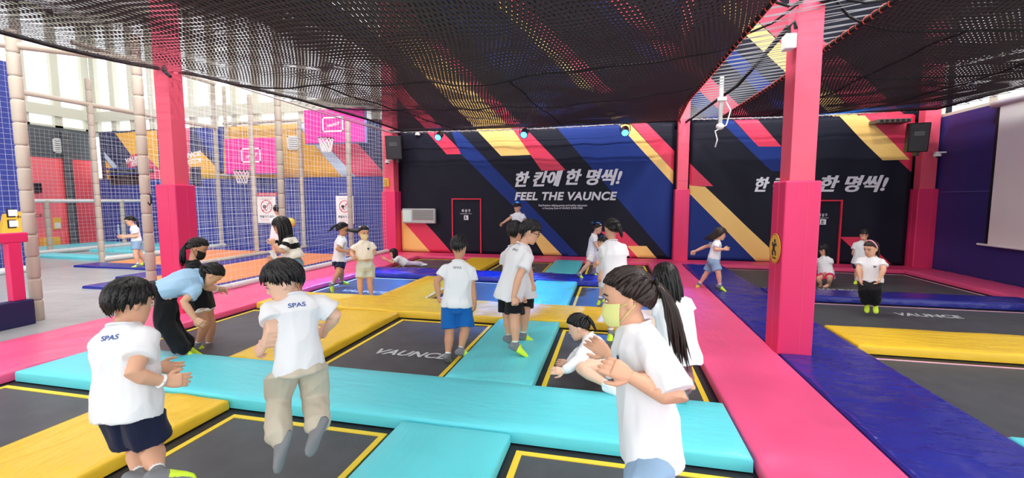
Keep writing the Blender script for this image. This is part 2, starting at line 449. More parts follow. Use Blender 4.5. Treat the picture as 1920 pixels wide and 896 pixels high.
for (x0, x1), (y0, y1), tp, lab, lg in TR: trampoline(lab, x0, x1, y0, y1, tp, logo=lg)
for y0, y1, lab, lg in ((3.7, 5.62, 'large black trampoline bed at right edge in front of the yellow pad', None),
                        (6.5, 8.42, 'wide black trampoline bed under the jumping girl in black trousers', (4.25, 7.68, .85, .2)),
                        (9.1, 12.1, 'far right trampoline bed between blue pad and pink back pad', (3.95, 9.55, .8, .2))):
    trampoline(lab, XE[0], XE[1], y0, y1, TAPE_P, gx=.1, gy=.12, logo=lg, tw=.03)
# row pads
pad('long turquoise pad crossing the foreground left to right', -5.56, .9, 2.95, 3.75, CYAN, zt=.12, seed=1)
pad('long yellow pad across the middle behind the boy in blue shorts', -5.55, .9, 5.9, 6.8, YEL, zt=.12, seed=2, lumps=.012, crease=.006, cdir=(.3, .95))
pad('long royal blue pad lit by the blue spotlights', -5.6, .9, 8.95, 9.78, BLUE, zt=.12, seed=3, lumps=.02, crease=.009, cdir=(.5, .86))
pad('pink pad along the foot of the back banners', -7.0, 7.55, 12.15, 12.98, PINKX, seed=4)
# column pads
pad('yellow pad at the bottom left beside the boy in navy shorts', -3.98, -3.08, -.6, 2.93, YELY, seed=5, lumps=.012, crease=.008, cdir=(.9, .4))
pad('yellow pad behind the boy in beige trousers, between two trampoline beds', -3.95, -3.06, 3.77, 5.88, YELY, seed=6, lumps=.012, crease=.007, cdir=(.95, .3))
pad('pale lit yellow pad between yellow row and blue row', -3.95, -3.06, 6.82, 8.93, YELY, seed=7)
pad('farthest yellow pad, ending at the pink pad under the banner', -3.95, -3.06, 9.8, 12.12, YELY, seed=8)
pad('turquoise pad running out of the picture at bottom centre', -1.52, -.68, -.6, 2.93, CYANY, seed=9)
pad('creased turquoise pad under the two boys standing in black shorts', -1.52, -.68, 3.77, 5.88, CYANY, seed=10, lumps=.014, crease=.012, cdir=(.8, .6))
pad('turquoise pad between the yellow row and the blue row', -1.52, -.68, 6.82, 8.93, CYANY, seed=11)
pad('farthest turquoise pad, just before the pink pad at the banner', -1.52, -.78, 9.8, 12.12, CYANY, seed=12)
pad('pink walkway pad on the left beside the net cages', -6.93, -5.6, -2.0, 12.12, PINK, seed=13, lumps=.014, crease=.010, cdir=(.8, .6))
pad('wide pink walkway pad on the right of the trampolines', .92, 1.76, -2.0, 12.12, PINK, seed=14, lumps=.012, crease=.006, cdir=(.95, .3))
pad('long navy blue pad beside the pink walkway, around the near pillar', 1.78, 2.72, -2.0, 12.12, BLUEL, seed=15, lumps=.014, crease=.009, cdir=(.93, -.36))
pad('yellow pad right of the near pillar', 2.74, 6.7, 5.64, 6.48, YEL, zt=.12, seed=16)
pad('navy blue pad behind the jumping girl in black trousers', 2.74, 6.7, 8.44, 9.08, BLUEL, zt=.12, seed=17)
pad('sliver of turquoise pad at the lower right edge', 2.74, 6.7, 2.9, 3.68, CYAN, seed=18)
pad('pink pad along the foot of the navy wall with the screen', 6.74, 7.6, 1.0, 12.12, PINK, seed=19, lumps=.012)

# ================================================================== PILLARS
def pillar(label, x0, x1, y0, y1, zb, h_pad, h_top, inset=.05):
    t = thing('pillar', ((x0 + x1) / 2, (y0 + y1) / 2, zb), label, 'pillar')
    boxobj('column', (x0 + inset, x1 - inset, y0 + inset, y1 - inset, zb, h_top), PILLAR, t, bevel=.006)
    boxobj('padding', (x0, x1, y0, y1, zb, h_pad), PILLAR_PAD, t, bevel=.015)
    mb = MB(); mb.box(x1 - .13, x1 - .126, y0 - .003, y1 + .003, zb, h_pad - .01); mb.box(x0 - .003, x1 + .003, y0 + .18, y0 + .184, zb, h_pad - .01)
    mb.build('seam', PILLAR, t)
    return t
PILN = pillar('tall pink pillar nearest the camera, on the right, with a yellow round sticker', 1.752, 2.09, 5.17, 5.56, .09, 1.95, 8.6)
PILL = pillar('pink pillar at the left, standing beside the net cages', -6.40, -6.05, 5.08, 5.40, .09, 1.97, 8.6)
PILF1 = pillar('far pink pillar with a loudspeaker at the left end of the first banner', -7.05, -6.6, 12.62, 13.05, .09, 2.02, 8.6)
PILF2 = pillar('slim far pink pillar between the two banners', 1.62, 2.0, 12.7, 13.05, .09, 2.04, 8.6)
PILF3 = pillar('far pink pillar in the corner by the navy wall', 7.2, 7.62, 12.7, 13.05, .09, 2.02, 8.6)
# round sticker on the near pillar (a running figure)
t = thing('warning_sticker', (1.74, 5.4, 1.22), 'round yellow warning sticker with running figure on the near pink pillar', 'sticker')
mb = MB(); ZC = 1.22
mb.loft([[(x, 5.365 + .165 * math.cos(a), ZC + .165 * math.sin(a)) for a in np.linspace(0, 2 * math.pi, 33)[:-1]] for x in (1.744, 1.739)])
mb.build('disc', SIGNY, t)
mb = MB(); mb.loft([[(1.7385, 5.365 + r * math.cos(a), ZC + r * math.sin(a)) for a in np.linspace(0, 2 * math.pi, 33)] for r in (.152, .158)], caps=False)
mb.build('rim', INK, t)
mb = MB()
def stick(pts, r=.010):
    mb.tube([(1.7375, 5.365 - u, ZC + v) for u, v in pts], r, n=6)
stick([(.0, .05), (-.01, -.01)], .016); stick([(-.01, -.01), (.04, -.035), (.05, -.075)]); stick([(-.01, -.01), (-.045, -.03), (-.035, -.08)])
stick([(.0, .04), (.045, .06), (.06, .03)]); stick([(.0, .04), (-.045, .03), (-.055, .065)]); mb.ball((1.7375, 5.36, ZC + .085), (.006, .02, .02))
mb.build('figure', INK, t)
text_obj('lettering', 'WARNING', (1.738, 5.425, ZC - .115), (0, -.12, 0), (0, 0, .022), INK, t, offset=.03)
# small yellow label on the far left pillar
t = thing('notice', (-6.9, 12.6, 2.3), 'small yellow notice on the far left pink pillar', 'notice')
boxobj('plate', (-6.98, -6.8, 12.615, 12.665, 2.17, 2.42), SIGNY, t)
mb = MB()
for q in range(5): mb.box(-6.96, -6.82 - .02 * (q % 2), 12.612, 12.615, 2.2 + q * .04, 2.212 + q * .04)
mb.build('print', INK, t)

# ================================================================== BANNERS
def cloth_wave(seed, amp=.03):
    def f(x, z):
        return -amp * (math.sin(x * 5.2 + seed + .5 * math.sin(z * 1.3)) * .4 + .8 * noise.noise(Vector((x * 1.7, z * .5, seed))) + .4 * noise.noise(Vector((x * 3.5 + z, z * 1.2, seed + 4)))) - .02
    return f
S1 = [([(797, 243), (825, 243), (871, 289), (838, 289.5)], B_PINK), ([(845, 243), (858, 243), (1085, 479), (1055, 479), (865, 289)], B_BLUE),
      ([(1041, 236), (1159, 232), (1275, 357), (1275, 500), (1256, 486)], B_BLUE),
      ([(893, 243), (960, 242), (1006, 290), (940, 292.5)], B_YEL), ([(961, 242), (986, 241), (1061, 319), (1016, 320)], B_PINK),
      ([(1159, 233), (1182, 233), (1268, 327), (1268, 352)], B_YEL), ([(1183, 232), (1214, 232), (1275, 295), (1275, 332), (1268, 327)], B_PINK),
      ([(744, 381), (809, 473), (809, 480), (740, 480)], B_YEL), ([(757, 415), (798, 418), (848, 474), (848, 480), (811, 476)], B_PINK),
      ([(962, 382), (987, 409), (1055, 479), (1058, 485), (1024, 485)], B_YEL),
      ([(1126, 434), (1171, 434.5), (1198, 461), (1240, 500), (1193, 492)], B_PINK), ([(1176, 461), (1212, 461), (1238, 492), (1205, 492)], B_YEL)]
S2 = [([(1369, 218), (1415, 218), (1464, 275), (1422, 275.6)], B_PINK), ([(1350, 228), (1366, 218), (1422, 275), (1464, 275), (1500, 322), (1446, 321)], B_BLUE),
      ([(1284, 297), (1337, 349), (1290, 349)], B_PINK), ([(1284, 336), (1294, 348), (1322, 350), (1465, 487), (1468, 496), (1424, 496), (1284, 354)], B_YEL),
      ([(1280, 350), (1424, 496), (1280, 500)], B_BLUE), ([(1572, 218), (1621, 216), (1705, 299.5), (1653.6, 300.7)], B_YEL),
      ([(1621, 216), (1712, 214), (1760, 245), (1760, 370), (1684, 301), (1705, 299.5)], B_PINK), ([(1574, 444), (1612, 444), (1685, 508), (1645, 508)], B_PINK)]
ban1 = thing('banner', (-2.4, 13.0, .12), 'large navy vinyl banner with two-line slogan between the far pillars, left bay', 'banner', 'printed wall banners')
ban2 = thing('banner', (4.6, 13.0, .12), 'large navy vinyl banner in the right bay, partly behind the near pillar', 'banner', 'printed wall banners')
striped_sheet('sheet', -6.58, 1.6, .12, 3.86, 13.0, B_NAVY, [(pz(p), m) for p, m in S1], ban1, cell=.1, wave=cloth_wave(1))
striped_sheet('sheet', 2.02, 7.18, .12, 3.86, 13.0, B_NAVY, [(pz(p), m) for p, m in S2], ban2, cell=.1, wave=cloth_wave(5))
YT = 12.935
def wall_text(name, body, pxl, pxr, pyb, pyt, parent, m=LETTER, offset=.05, shear=.3, Y=YT, drop=0.0, **kw):
    a = AY(pxl, pyb, Y); b = AY(pxr, pyb + drop, Y); c = AY(pxl, pyt, Y)
    h = c[2] - a[2]
    return text_obj(name, body, (a[0], Y, a[2]), (b[0] - a[0], 0, b[2] - a[2]), (0, 0, h), m, parent, offset=offset, shear=shear, **kw)
wall_text('lettering', '한 칸에', 966, 1055, 351, 322, ban1, drop=-2, offset=.028, bold=.006)
wall_text('lettering', '한 명씩!', 1061, 1166, 347, 317, ban1, offset=.028, bold=.005)
wall_text('lettering', 'FEEL THE VAUNCE', 965, 1157, 375.5, 360, ban1, offset=.034, shear=.2, space=1.06)
wall_text('lettering', 'Feel freedom defying gravity and healthy enjoyment', 1010, 1101, 388, 383, ban1, offset=.01, shear=0)
wall_text('lettering', 'in Free Jump Zone of VAUNCE SUPER PARK', 1017, 1093, 393, 388.5, ban1, offset=.01, shear=0)
wall_text('lettering', '한 칸에', 1415, 1504, 360, 332, ban2, offset=.028, bold=.006)
wall_text('lettering', '한 명씩!', 1537, 1664, 360, 329, ban2, offset=.028, bold=.005)
def exit_flap(parent, pl, pr, pt, pb, tx, ty):
    a = AY(pl, pb, YT); b = AY(pr, pt, YT); x0, z0, x1, z1 = a[0], a[2], b[0], b[2]
    mb = MB(); e = .018
    for q in ((x0 - e, x1 + e, z1 - e, z1 + e), (x0 - e, x0 + e, z0, z1 - e), (x1 - e, x1 + e, z0, z1 - e)): mb.box(q[0], q[1], YT - .01, YT + .04, q[2], q[3])
    mb.build('exit_outline', REDINK, parent)
    wall_text('exit_lettering', '비 상 구', tx - 8, tx + 8, ty + 3, ty - 3, parent, offset=.03, shear=0)
    wall_text('exit_lettering', 'EMERGENCY EXIT', tx - 11, tx + 11, ty + 6.5, ty + 4.8, parent, offset=0, shear=0)
    c = AY(tx, ty + 13, YT); s = .07
    f = boxobj('exit_symbol', (c[0] - s, c[0] + s, YT - .004, YT, c[2] - .07, c[2] + .07), LETTER, parent)
    m2 = MB()
    for p in ([(-.02, .045), (-.02, -.01), (.02, -.05)], [(-.02, -.01), (-.045, -.05)], [(-.045, .02), (.03, .015)]):
        m2.tube([(c[0] + u, YT - .006, c[2] + v) for u, v in p], .009, n=5)
    m2.build('exit_figure', B_NAVY, parent)
exit_flap(ban1, 849, 901, 373, 473, 874, 395)
exit_flap(ban2, 1527, 1579, 376, 496, 1543, 403)
# vent unit set in the first banner
a = AY(757, 418, 12.9); b = AY(817.5, 391, 12.9)
t = thing('air_conditioner', ((a[0] + b[0]) / 2, 12.9, a[2]), 'white wall air conditioner with grey louvres in the banner', 'air conditioner')
boxobj('casing', (a[0], b[0], 12.80, 12.92, a[2], b[2]), mat('ac_grey', (176, 180, 178)), t, bevel=.02)
boxobj('side_panel', (a[0] + .03, a[0] + .32, 12.79, 12.8, a[2] + .05, b[2] - .05), mat('ac_pale', (200, 226, 218)), t)
mb = MB()
for q in range(6):
    z = a[2] + .13 + q * (b[2] - a[2] - .2) / 5; mb.box(a[0] + .36, b[0] - .05, 12.785, 12.8, z, z + .022)
mb.build('louvre', mat('ac_louvre', (120, 122, 118)), t)

# ================================================================== WALL FITTINGS
def loudspeaker(label, px0, px1, py0, py1, Y, turn):
    a = AY(px0, py1, Y); b = AY(px1, py0, Y); c = np.array([(a[0] + b[0]) / 2, Y + .12, (a[2] + b[2]) / 2]); hw, hh = (b[0] - a[0]) / 2, (b[2] - a[2]) / 2
    t = thing('loudspeaker', c, label, 'loudspeaker')
    def bx(nm, x0, x1, y0, y1, z0, z1, m, bev=.0):
        o = boxobj(nm, (c[0] + x0, c[0] + x1, c[1] + y0, c[1] + y1, c[2] + z0, c[2] + z1), m, t, bev); return o
    bx('cabinet', -hw, hw, -.13, .15, -hh, hh, BLK, .02)
    bx('grille', -hw + .03, hw - .03, -.136, -.13, -hh + .03, hh - .03, mat('speaker_grille', (44, 44, 48), rough=.3, bump=.2, bscale=90))
    bx('horn', -hw * .55, hw * .5, -.15, -.136, hh * .1, hh * .45, mat('horn_grey', (74, 74, 78), rough=.25), .006)
    bx('badge', -.03, .03, -.142, -.136, -hh + .06, -hh + .1, DKM)
    bx('bracket', hw * .1, hw * .4, .0, .34, -hh - .1, -hh, DKM)
    t.rotation_euler = (math.radians(8), 0, math.radians(turn))
    return t
loudspeaker('black loudspeaker hanging on the far left pink pillar', 723, 750, 253, 298, 12.3, 12)
loudspeaker('black loudspeaker hanging on the corner pillar by the navy wall', 1706, 1747, 228, 284, 12.25, -14)
def camera_dome(label, x, y, z):
    t = thing('security_camera', (x, y, z), label, 'camera')
    mb = MB(); mb.box(x - .05, x + .16, y - .04, y + .04, z + .05, z + .08); mb.build('arm', WHITE, t)
    mb = MB(); mb.ball((x, y, z), (.08, .08, .05)); mb.build('dome', WHITE, t, smooth=True)
    mb = MB(); mb.ball((x, y - .02, z - .03), (.045, .045, .035)); mb.build('lens', BLK, t, smooth=True)
p = AY(727, 304, 12.45); camera_dome('small white camera under the left loudspeaker', p[0], p[1], p[2])
p = AY(1757, 291, 12.5); camera_dome('small white camera on the corner pillar beside the navy wall', p[0], p[1], p[2])
p = AY(783, 252, 12.9); camera_dome('tiny dark-lensed camera near the top of the banner by the first spotlight', p[0], p[1], p[2])
a = AY(1634, 232, 12.85); b = AY(1697, 226, 12.85)
t = thing('bar_heater', ((a[0] + b[0]) / 2, 12.8, a[2]), 'flat dark slotted unit mounted high on the right banner', 'heater')
boxobj('housing', (a[0], b[0], 12.6, 12.98, a[2] - .02, b[2] + .02), mat('heater_grey', (92, 80, 78)), t, bevel=.01)
mb = MB()
for q in range(6): mb.box(a[0] + .06 + q * .11, a[0] + .13 + q * .11, 12.59, 12.6, a[2], b[2])
mb.build('slot', BLK, t)
# blue stage spotlights
BLUELENS = mat('spot_lens_blue', (120, 200, 255), emit=(40, 150, 255), estr=9.0)
for px, py, lab, aim in ((823, 255, 'blue stage spotlight at the left end of the row', (-5.0, 7.9, 0)), (983, 250, 'blue stage spotlight above the yellow stripe, middle of the row', (-2.3, 8.2, 0)),
                         (1172, 246, 'blue stage spotlight at the right end of the row', (.2, 8.2, 0))):
    c = AY(px, py, 12.3); d = np.array(aim) - c; d /= np.linalg.norm(d); fd = np.array([d[0], d[1] * 1.0, d[2] * .75]); fd /= np.linalg.norm(fd)
    t = thing('stage_spotlight', c + np.array([0, 0, .25]), lab, 'spotlight', 'blue stage spotlights')
    mb = MB(); mb.tube([c - fd * .16, c - fd * .13, c + fd * .04, c + fd * .1], [.06, .1, .105, .11], n=20); mb.build('can', DKM, t)
    mb = MB(); mb.tube([c + fd * .101, c + fd * .112], [.088, .08], n=20); mb.build('lens', BLUELENS, t)
    mb = MB(); mb.tube([c + np.array([-.13, 0, 0]), c + np.array([-.13, 0, .16]), c + np.array([0, 0, .2]), c + np.array([.13, 0, .16]), c + np.array([.13, 0, 0])], .012, n=6)
    mb.build('yoke', DKM, t)
    l = bpy.data.lights.new('spot_light', 'SPOT'); l.energy = SPOT_POWER * {823: 2.6, 983: 1.4, 1172: .9}[px]; l.color = (.02, .25, 1.0); l.spot_size = math.radians(24 if px == 823 else 32); l.spot_blend = .5; l.shadow_soft_size = .08
    lo = bpy.data.objects.new('spot_light', l); lo.location = tuple(c + fd * .14); lo.rotation_euler = Vector(d).to_track_quat('-Z', 'Y').to_euler(); COL.objects.link(lo)
mb = MB(); mb.tube([(-6.6, 12.3, 3.82), (1.6, 12.3, 3.82)], .022, n=8); mb.tube([(-6.6, 12.3, 3.82), (-6.6, 12.9, 3.82)], .02); mb.tube([(1.62, 12.3, 3.82), (1.7, 12.75, 3.82)], .02)
tag(mb.build('lighting_rail', DKM), 'thin dark rail carrying the blue spotlights', 'rail')
# a fourth blue spotlight hangs out of sight behind the near pillar and grazes the right net
c = AY(1513, 238, 12.3); t = thing('stage_spotlight', c + np.array([0, 0, .25]), 'blue stage spotlight behind the near pillar, washing the right net', 'spotlight', 'blue stage spotlights')
ud = nrm3 = np.array([.75, -.45, .42]); mb = MB(); mb.tube([c - ud * .16, c - ud * .13, c + ud * .04, c + ud * .1], [.06, .1, .105, .11], n=20); mb.build('can', DKM, t)
mb = MB(); mb.tube([c + ud * .101, c + ud * .112], [.088, .08], n=20); mb.build('lens', BLUELENS, t)
l = bpy.data.lights.new('spot_light', 'SPOT'); l.energy = SPOT_POWER * .5; l.color = (.02, .25, 1.0); l.spot_size = math.radians(50); l.spot_blend = .6; l.shadow_soft_size = .08
lo = bpy.data.objects.new('spot_light', l); lo.location = tuple(c + ud * .14); lo.rotation_euler = Vector(ud).to_track_quat('-Z', 'Y').to_euler(); COL.objects.link(lo)
# projection screen on the navy wall
t = thing('projection_screen', (7.5, 9.5, .8), 'white pull-down projection screen on the navy wall', 'screen')
mb = MB(); mb.tube([(7.5, 11.15, 3.67), (7.5, 6.6, 3.67)], .075, n=16); mb.build('case', WHITE, t, smooth=True)
boxobj('fabric', (7.48, 7.5, 6.75, 10.95, .83, 3.66), SCREEN, t)
boxobj('border', (7.5, 7.505, 10.95, 11.05, .83, 3.66), BLK, t)
mb = MB(); mb.tube([(7.49, 11.22, .83), (7.49, 6.6, .83)], .022, n=10); mb.build('bottom_bar', WHITE, t)
# white box with a conduit on the near pillar
t = thing('sensor_box', (1.78, 5.3, 3.35), 'small white box high on the side of the near pink pillar', 'sensor')
boxobj('case', (1.69, 1.795, 5.2, 5.34, 3.3, 3.45), WHITE, t, bevel=.012)
mb = MB(); mb.tube([(1.74, 5.26, 3.45), (1.72, 5.22, 3.52), (1.76, 5.2, 3.56), (1.79, 5.24, 3.5)], .018, n=8); mb.build('conduit', DKM, t, smooth=True)
# white hanging pole with camera in the gap between the nets
c = AY(1350, 235, 8.6)
t = thing('hanging_camera_pole', (c[0], 8.6, c[2]), 'white pole hanging between the two nets with a camera at its foot', 'camera')
top = AY(1350, 150, 8.6)[2]
mb = MB(); mb.box(c[0] - .03, c[0] + .03, 8.57, 8.63, c[2], top + .05); mb.build('pole', mat('pole_grey_white', (176, 178, 176), rough=.5), t)
boxobj('junction', (c[0] - .06, c[0] + .08, 8.54, 8.6, c[2] + .42, c[2] + .48), WHITE, t)
mb = MB(); mb.ball((c[0], 8.6, c[2] - .02), (.07, .07, .06)); mb.build('camera', WHITE, t, smooth=True)
mb = MB(); mb.tube([(c[0] + .05, 8.58, c[2] + .45), (c[0] + .16, 8.58, c[2] + .25), (c[0] + .1, 8.58, c[2]), (c[0] - .08, 8.58, c[2] - .1), (c[0] - .04, 8.58, c[2] - .25), (c[0] - .07, 8.58, c[2] - .38)], .012, n=6)
mb.build('cable', WHITE, t, smooth=True)

# ================================================================== NET CAGES
def padded(name, path, r, label, cat, seg=.3, m=FOAM, n=12):
    """foam sleeves on a steel pole: one mesh with a groove at each joint"""
    path = [np.array(p, float) for p in path]; L = np.linalg.norm(path[1] - path[0]); d = (path[1] - path[0]) / L
    pts, rr = [], []; k = max(1, round(L / seg))
    for i in range(k):
        a, b = L * i / k, L * (i + 1) / k; e = min(.03, (b - a) * .2)
        for q, f in ((a + .002, .78), (a + e * .3, .93), (a + e, 1.0), (b - e, 1.0), (b - e * .3, .93), (b - .002, .78)):
            pts.append(path[0] + d * q); rr.append(r * f)
    mb = MB(); mb.tube(pts, rr, n=n)
    return tag(mb.build(name, m, smooth=True), label, cat, 'padded cage frame')
def post(x, y, z0, z1, r, label, m=FOAM): return padded('padded_post', [(x, y, z0), (x, y, z1)], r, label, 'post', m=m)
def rail(a, b, r, label, m=FOAM): return padded('padded_rail', [a, b], r, label, 'rail', seg=1.2, m=m)
X1, X2, X3, X4 = -6.95, -10.2, -13.42, -17.0
post(-7.82, 4.45, .06, 4.0, .068, 'thick beige padded post at the left edge beside the pink frame')
post(X3, 7.7, .06, 5.8, .068, 'padded post just behind the thick left-edge post')
post(X3, 9.1, .06, 4.9, .068, 'padded post left of the girl running in the cage')
post(-7.02, 5.42, .06, 4.2, .068, 'beige padded post just left of the near pink pillar')
post(X3 - .1, 12.95, .06, 5.75, .068, 'far padded post at the wall left of the first pink backboard')
post(-10.7, 11.5, .06, 4.9, .068, 'padded post in front of the first hoop')
post(X1 + .05, 8.15, .06, 4.0, .068, 'padded post behind the girl in the striped shirt')
post(X2 - .15, 13.2, .06, 4.4, .066, 'padded post at the blue wall between the two posters')
post(-7.16, 11.08, .06, 3.9, .068, 'padded post in front of the second poster')
post(X1 - .1, 12.85, .06, 3.9, .062, 'last padded post beside the far left pink pillar')
post(X4, 10.13, .06, 1.75, .068, 'short padded post of the far low railing, left one')
post(X4, 12.28, .06, 1.75, .068, 'short padded post of the far low railing, behind the running girl')
post(X3 + .1, 13.2, 2.55, 5.7, .062, 'upper padded post standing above the blue wall beside the backboard')
rail((X4, 8.6, 1.72), (X4, 13.3, 1.72), .055, 'pale top rail of the far low railing', m=mat('pale_foam', (206, 208, 206)))
rail((X4 + .1, 9.2, .16), (X4 + .1, 13.2, .16), .07, 'bottom rail of the far low railing', m=MATS['pale_foam'])
rail((X3, 9.1, .16), (X3, 13.0, .16), .07, 'bottom rail of the middle cage row', m=MATS['pale_foam'])
rail((X3, 4.6, .14), (X3, 7.6, .14), .08, 'bottom rail at the blue partition on the left edge', m=MATS['pale_foam'])
rail((X3, 7.7, 4.24), (X3, 12.95, 4.24), .06, 'long upper rail running from the left posts to the wall')
rail((X3, 13.2, 4.42), (X2 - .1, 13.2, 4.42), .06, 'upper rail along the top of the mural')
rail((X3, 8.8, 5.72), (X3, 12.95, 5.72), .06, 'highest rail under the bright windows')
rail((X3 - .1, 13.1, 2.62), (X3 + .3, 13.1, 2.62), .06, 'stub rail at the mural foot left of the backboard')
rail((X2, 8.4, .16), (X2, 13.1, .16), .06, 'bottom rail between the two orange beds')
rail((X1 + .05, 5.5, .15), (X1 + .05, 12.85, .15), .065, 'long bottom rail beside the pink walkway pad', m=MATS['pale_foam'])
rail((-9.4, 2.55, 3.72), (-7.02, 5.42, 3.84), .05, 'rail at the top left corner under the black net')
def cage_net(label, p0, p1, z0, z1, step=.115, r=.0021):
    """knotted square net of real cords between two plan points"""
    p0, p1 = np.array(p0, float), np.array(p1, float); L = np.linalg.norm(p1 - p0); d = (p1 - p0) / L; nrm = np.array([-d[1], d[0]])
    mb = MB()
    def sag(u, v): return .05 * math.sin(math.pi * u) * math.sin(math.pi * v) + .012 * noise.noise(Vector((u * 7, v * 5, L)))
    def P(u, v):
        q = p0 + d * L * u + nrm * sag(u, v); return (q[0], q[1], z0 + (z1 - z0) * v)
    nu, nv = int(L / step), int((z1 - z0) / step)
    for i in range(nu + 1): mb.tube([P(i / nu, v) for v in np.linspace(0, 1, 9)], r, n=3, caps=False)
    for j in range(nv + 1): mb.tube([P(u, j / nv) for u in np.linspace(0, 1, 13)], r, n=3, caps=False)
    return tag(mb.build('cage_net', NETW, recalc=False), label, 'net', 'white cage nets')
cage_net('white square net along the pink walkway, from the near pillar to the far wall', (X1 + .05, 5.5), (X1 + .05, 12.8), .2, 3.85)
cage_net('white square net between the two orange trampoline beds', (X2, 8.0), (X2, 13.1), .2, 4.3)
cage_net('white square net behind the girl running in the left cage', (X3, 9.1), (X3, 12.95), .2, 5.7)
cage_net('white square net over the blue partition at the left edge', (X3 - .3, 3.2), (X3, 7.7), .2, 5.6)
cage_net('white square net above the far low railing', (X4, 8.6), (X4, 13.3), .15, 3.9)
cage_net('white square net on the front of the blue wall under the backboards', (X3, 13.15), (X1 - .1, 13.15), .1, 4.4)
# beds and pads inside the cages
def flatbed(label, x0, x1, y0, y1, m, name, cat, z=.1):
    return pad(label, x0, x1, y0, y1, m, zt=z, zb=.05, edge=.02, lumps=.004, cat=cat, name=name)
flatbed('orange trampoline bed inside the front cage', -9.55, -7.5, 7.0, 11.8, ORANGE, 'orange_trampoline_bed', 'trampoline', .125)
flatbed('orange trampoline bed inside the middle cage', -12.95, -10.35, 8.9, 12.0, ORANGE, 'orange_trampoline_bed', 'trampoline', .125)
flatbed('blue pad between outer net and front orange bed', -7.48, -7.05, 5.9, 12.9, BLUEL, 'foam_pad', 'pad', .13)
flatbed('blue pad between the two orange beds', -10.3, -9.57, 7.2, 13.1, BLUEL, 'foam_pad', 'pad', .13)
flatbed('blue pad at the wall end of the front cage', -9.56, -7.49, 11.82, 13.2, BLUEL, 'foam_pad', 'pad', .13)
flatbed('blue pad at the near end of the front cage', -9.85, -7.49, 6.3, 6.98, BLUEL, 'foam_pad', 'pad', .12)
flatbed('blue pad at the near end of the middle cage', -13.2, -10.32, 8.3, 8.88, BLUEL, 'foam_pad', 'pad', .12)
flatbed('blue pad at the wall end of the middle cage', -13.3, -10.35, 12.02, 13.2, BLUEL, 'foam_pad', 'pad', .13)
for x0, x1, y0, y1, lab in ((-16.6, -13.8, 10.9, 13.3, 'turquoise pad between the low railing and the running girl'), (-19.4, -17.3, 10.2, 13.3, 'turquoise pad behind the far low railing'), (-16.6, -13.9, 9.4, 9.95, 'low turquoise strip in front of the far railing')):
    flatbed(lab, x0, x1, y0, y1, CYAN, 'foam_pad', 'pad', .15)
# backboards
def hoop(label, px0, px1, pyt, pyb, Y, sq, cx, rim_y):
    a = AY(px0, pyb, Y); b = AY(px1, pyt, Y); t = thing('basketball_hoop', ((a[0] + b[0]) / 2, Y, a[2]), label, 'basketball hoop', 'pink basketball hoops')
    x0, x1, z0, z1 = a[0], b[0], a[2], b[2]
    boxobj('backboard', (x0, x1, Y, Y + .05, z0, z1), BOARD, t, bevel=.01)
    boxobj('backing', (x0 - .02, x1 + .02, Y + .05, Y + .16, z0 - .03, z1), mat('pale_violet_edge', (150, 160, 220)), t)
    q0 = AY(sq[0], sq[3], Y); q1 = AY(sq[1], sq[2], Y); e = .028; mb = MB()
    for r in ((q0[0], q1[0], q0[2], q0[2] + e * 1.6), (q0[0], q1[0], q1[2] - e * 1.6, q1[2]), (q0[0], q0[0] + e * 1.6, q0[2], q1[2]), (q1[0] - e * 1.6, q1[0], q0[2], q1[2])): mb.box(r[0], r[1], Y - .006, Y, r[2], r[3])
    mb.build('target_square', WHITE, t)
    w, h = q1[0] - q0[0], q1[2] - q0[2]
    text_obj('lettering', 'VAUNCE', (q0[0] + w * .2, Y - .005, q0[2] + h * .28), (w * .6, 0, h * .2), (.03, 0, h * .2), WHITE, t, offset=.03)
    rc = AY(cx, rim_y, Y - .32); R = .225; mb = MB()
    mb.tube([(rc[0] + R * math.cos(a), rc[1] + R * math.sin(a), rc[2]) for a in np.linspace(0, 2 * math.pi, 29)], .014, n=8)
    mb.box(rc[0] - .07, rc[0] + .07, rc[1] + R, Y, rc[2] - .03, rc[2] + .02); mb.build('rim', BLK, t)
    mb = MB(); N = 12
    def np_(k, v): rr = R * (1 - .42 * v); A = 2 * math.pi * k / N; return (rc[0] + rr * math.cos(A), rc[1] + rr * math.sin(A), rc[2] - .42 * v)
    for k in range(N):
        for s in (-1, 1): mb.tube([np_(k + s * .5 * j, j / 4) for j in range(5)], .009, n=4)
    mb.build('net', mat('net_white', (236, 234, 230)), t)
hoop('pink basketball backboard with hoop, the lower left one', 424, 521, 257, 326, 12.75, (453, 488, 277, 305), 453, 320)
hoop('pink basketball backboard with hoop, the higher right one under the net', 572, 681, 201, 269, 12.6, (605, 643, 218, 248), 611, 259)
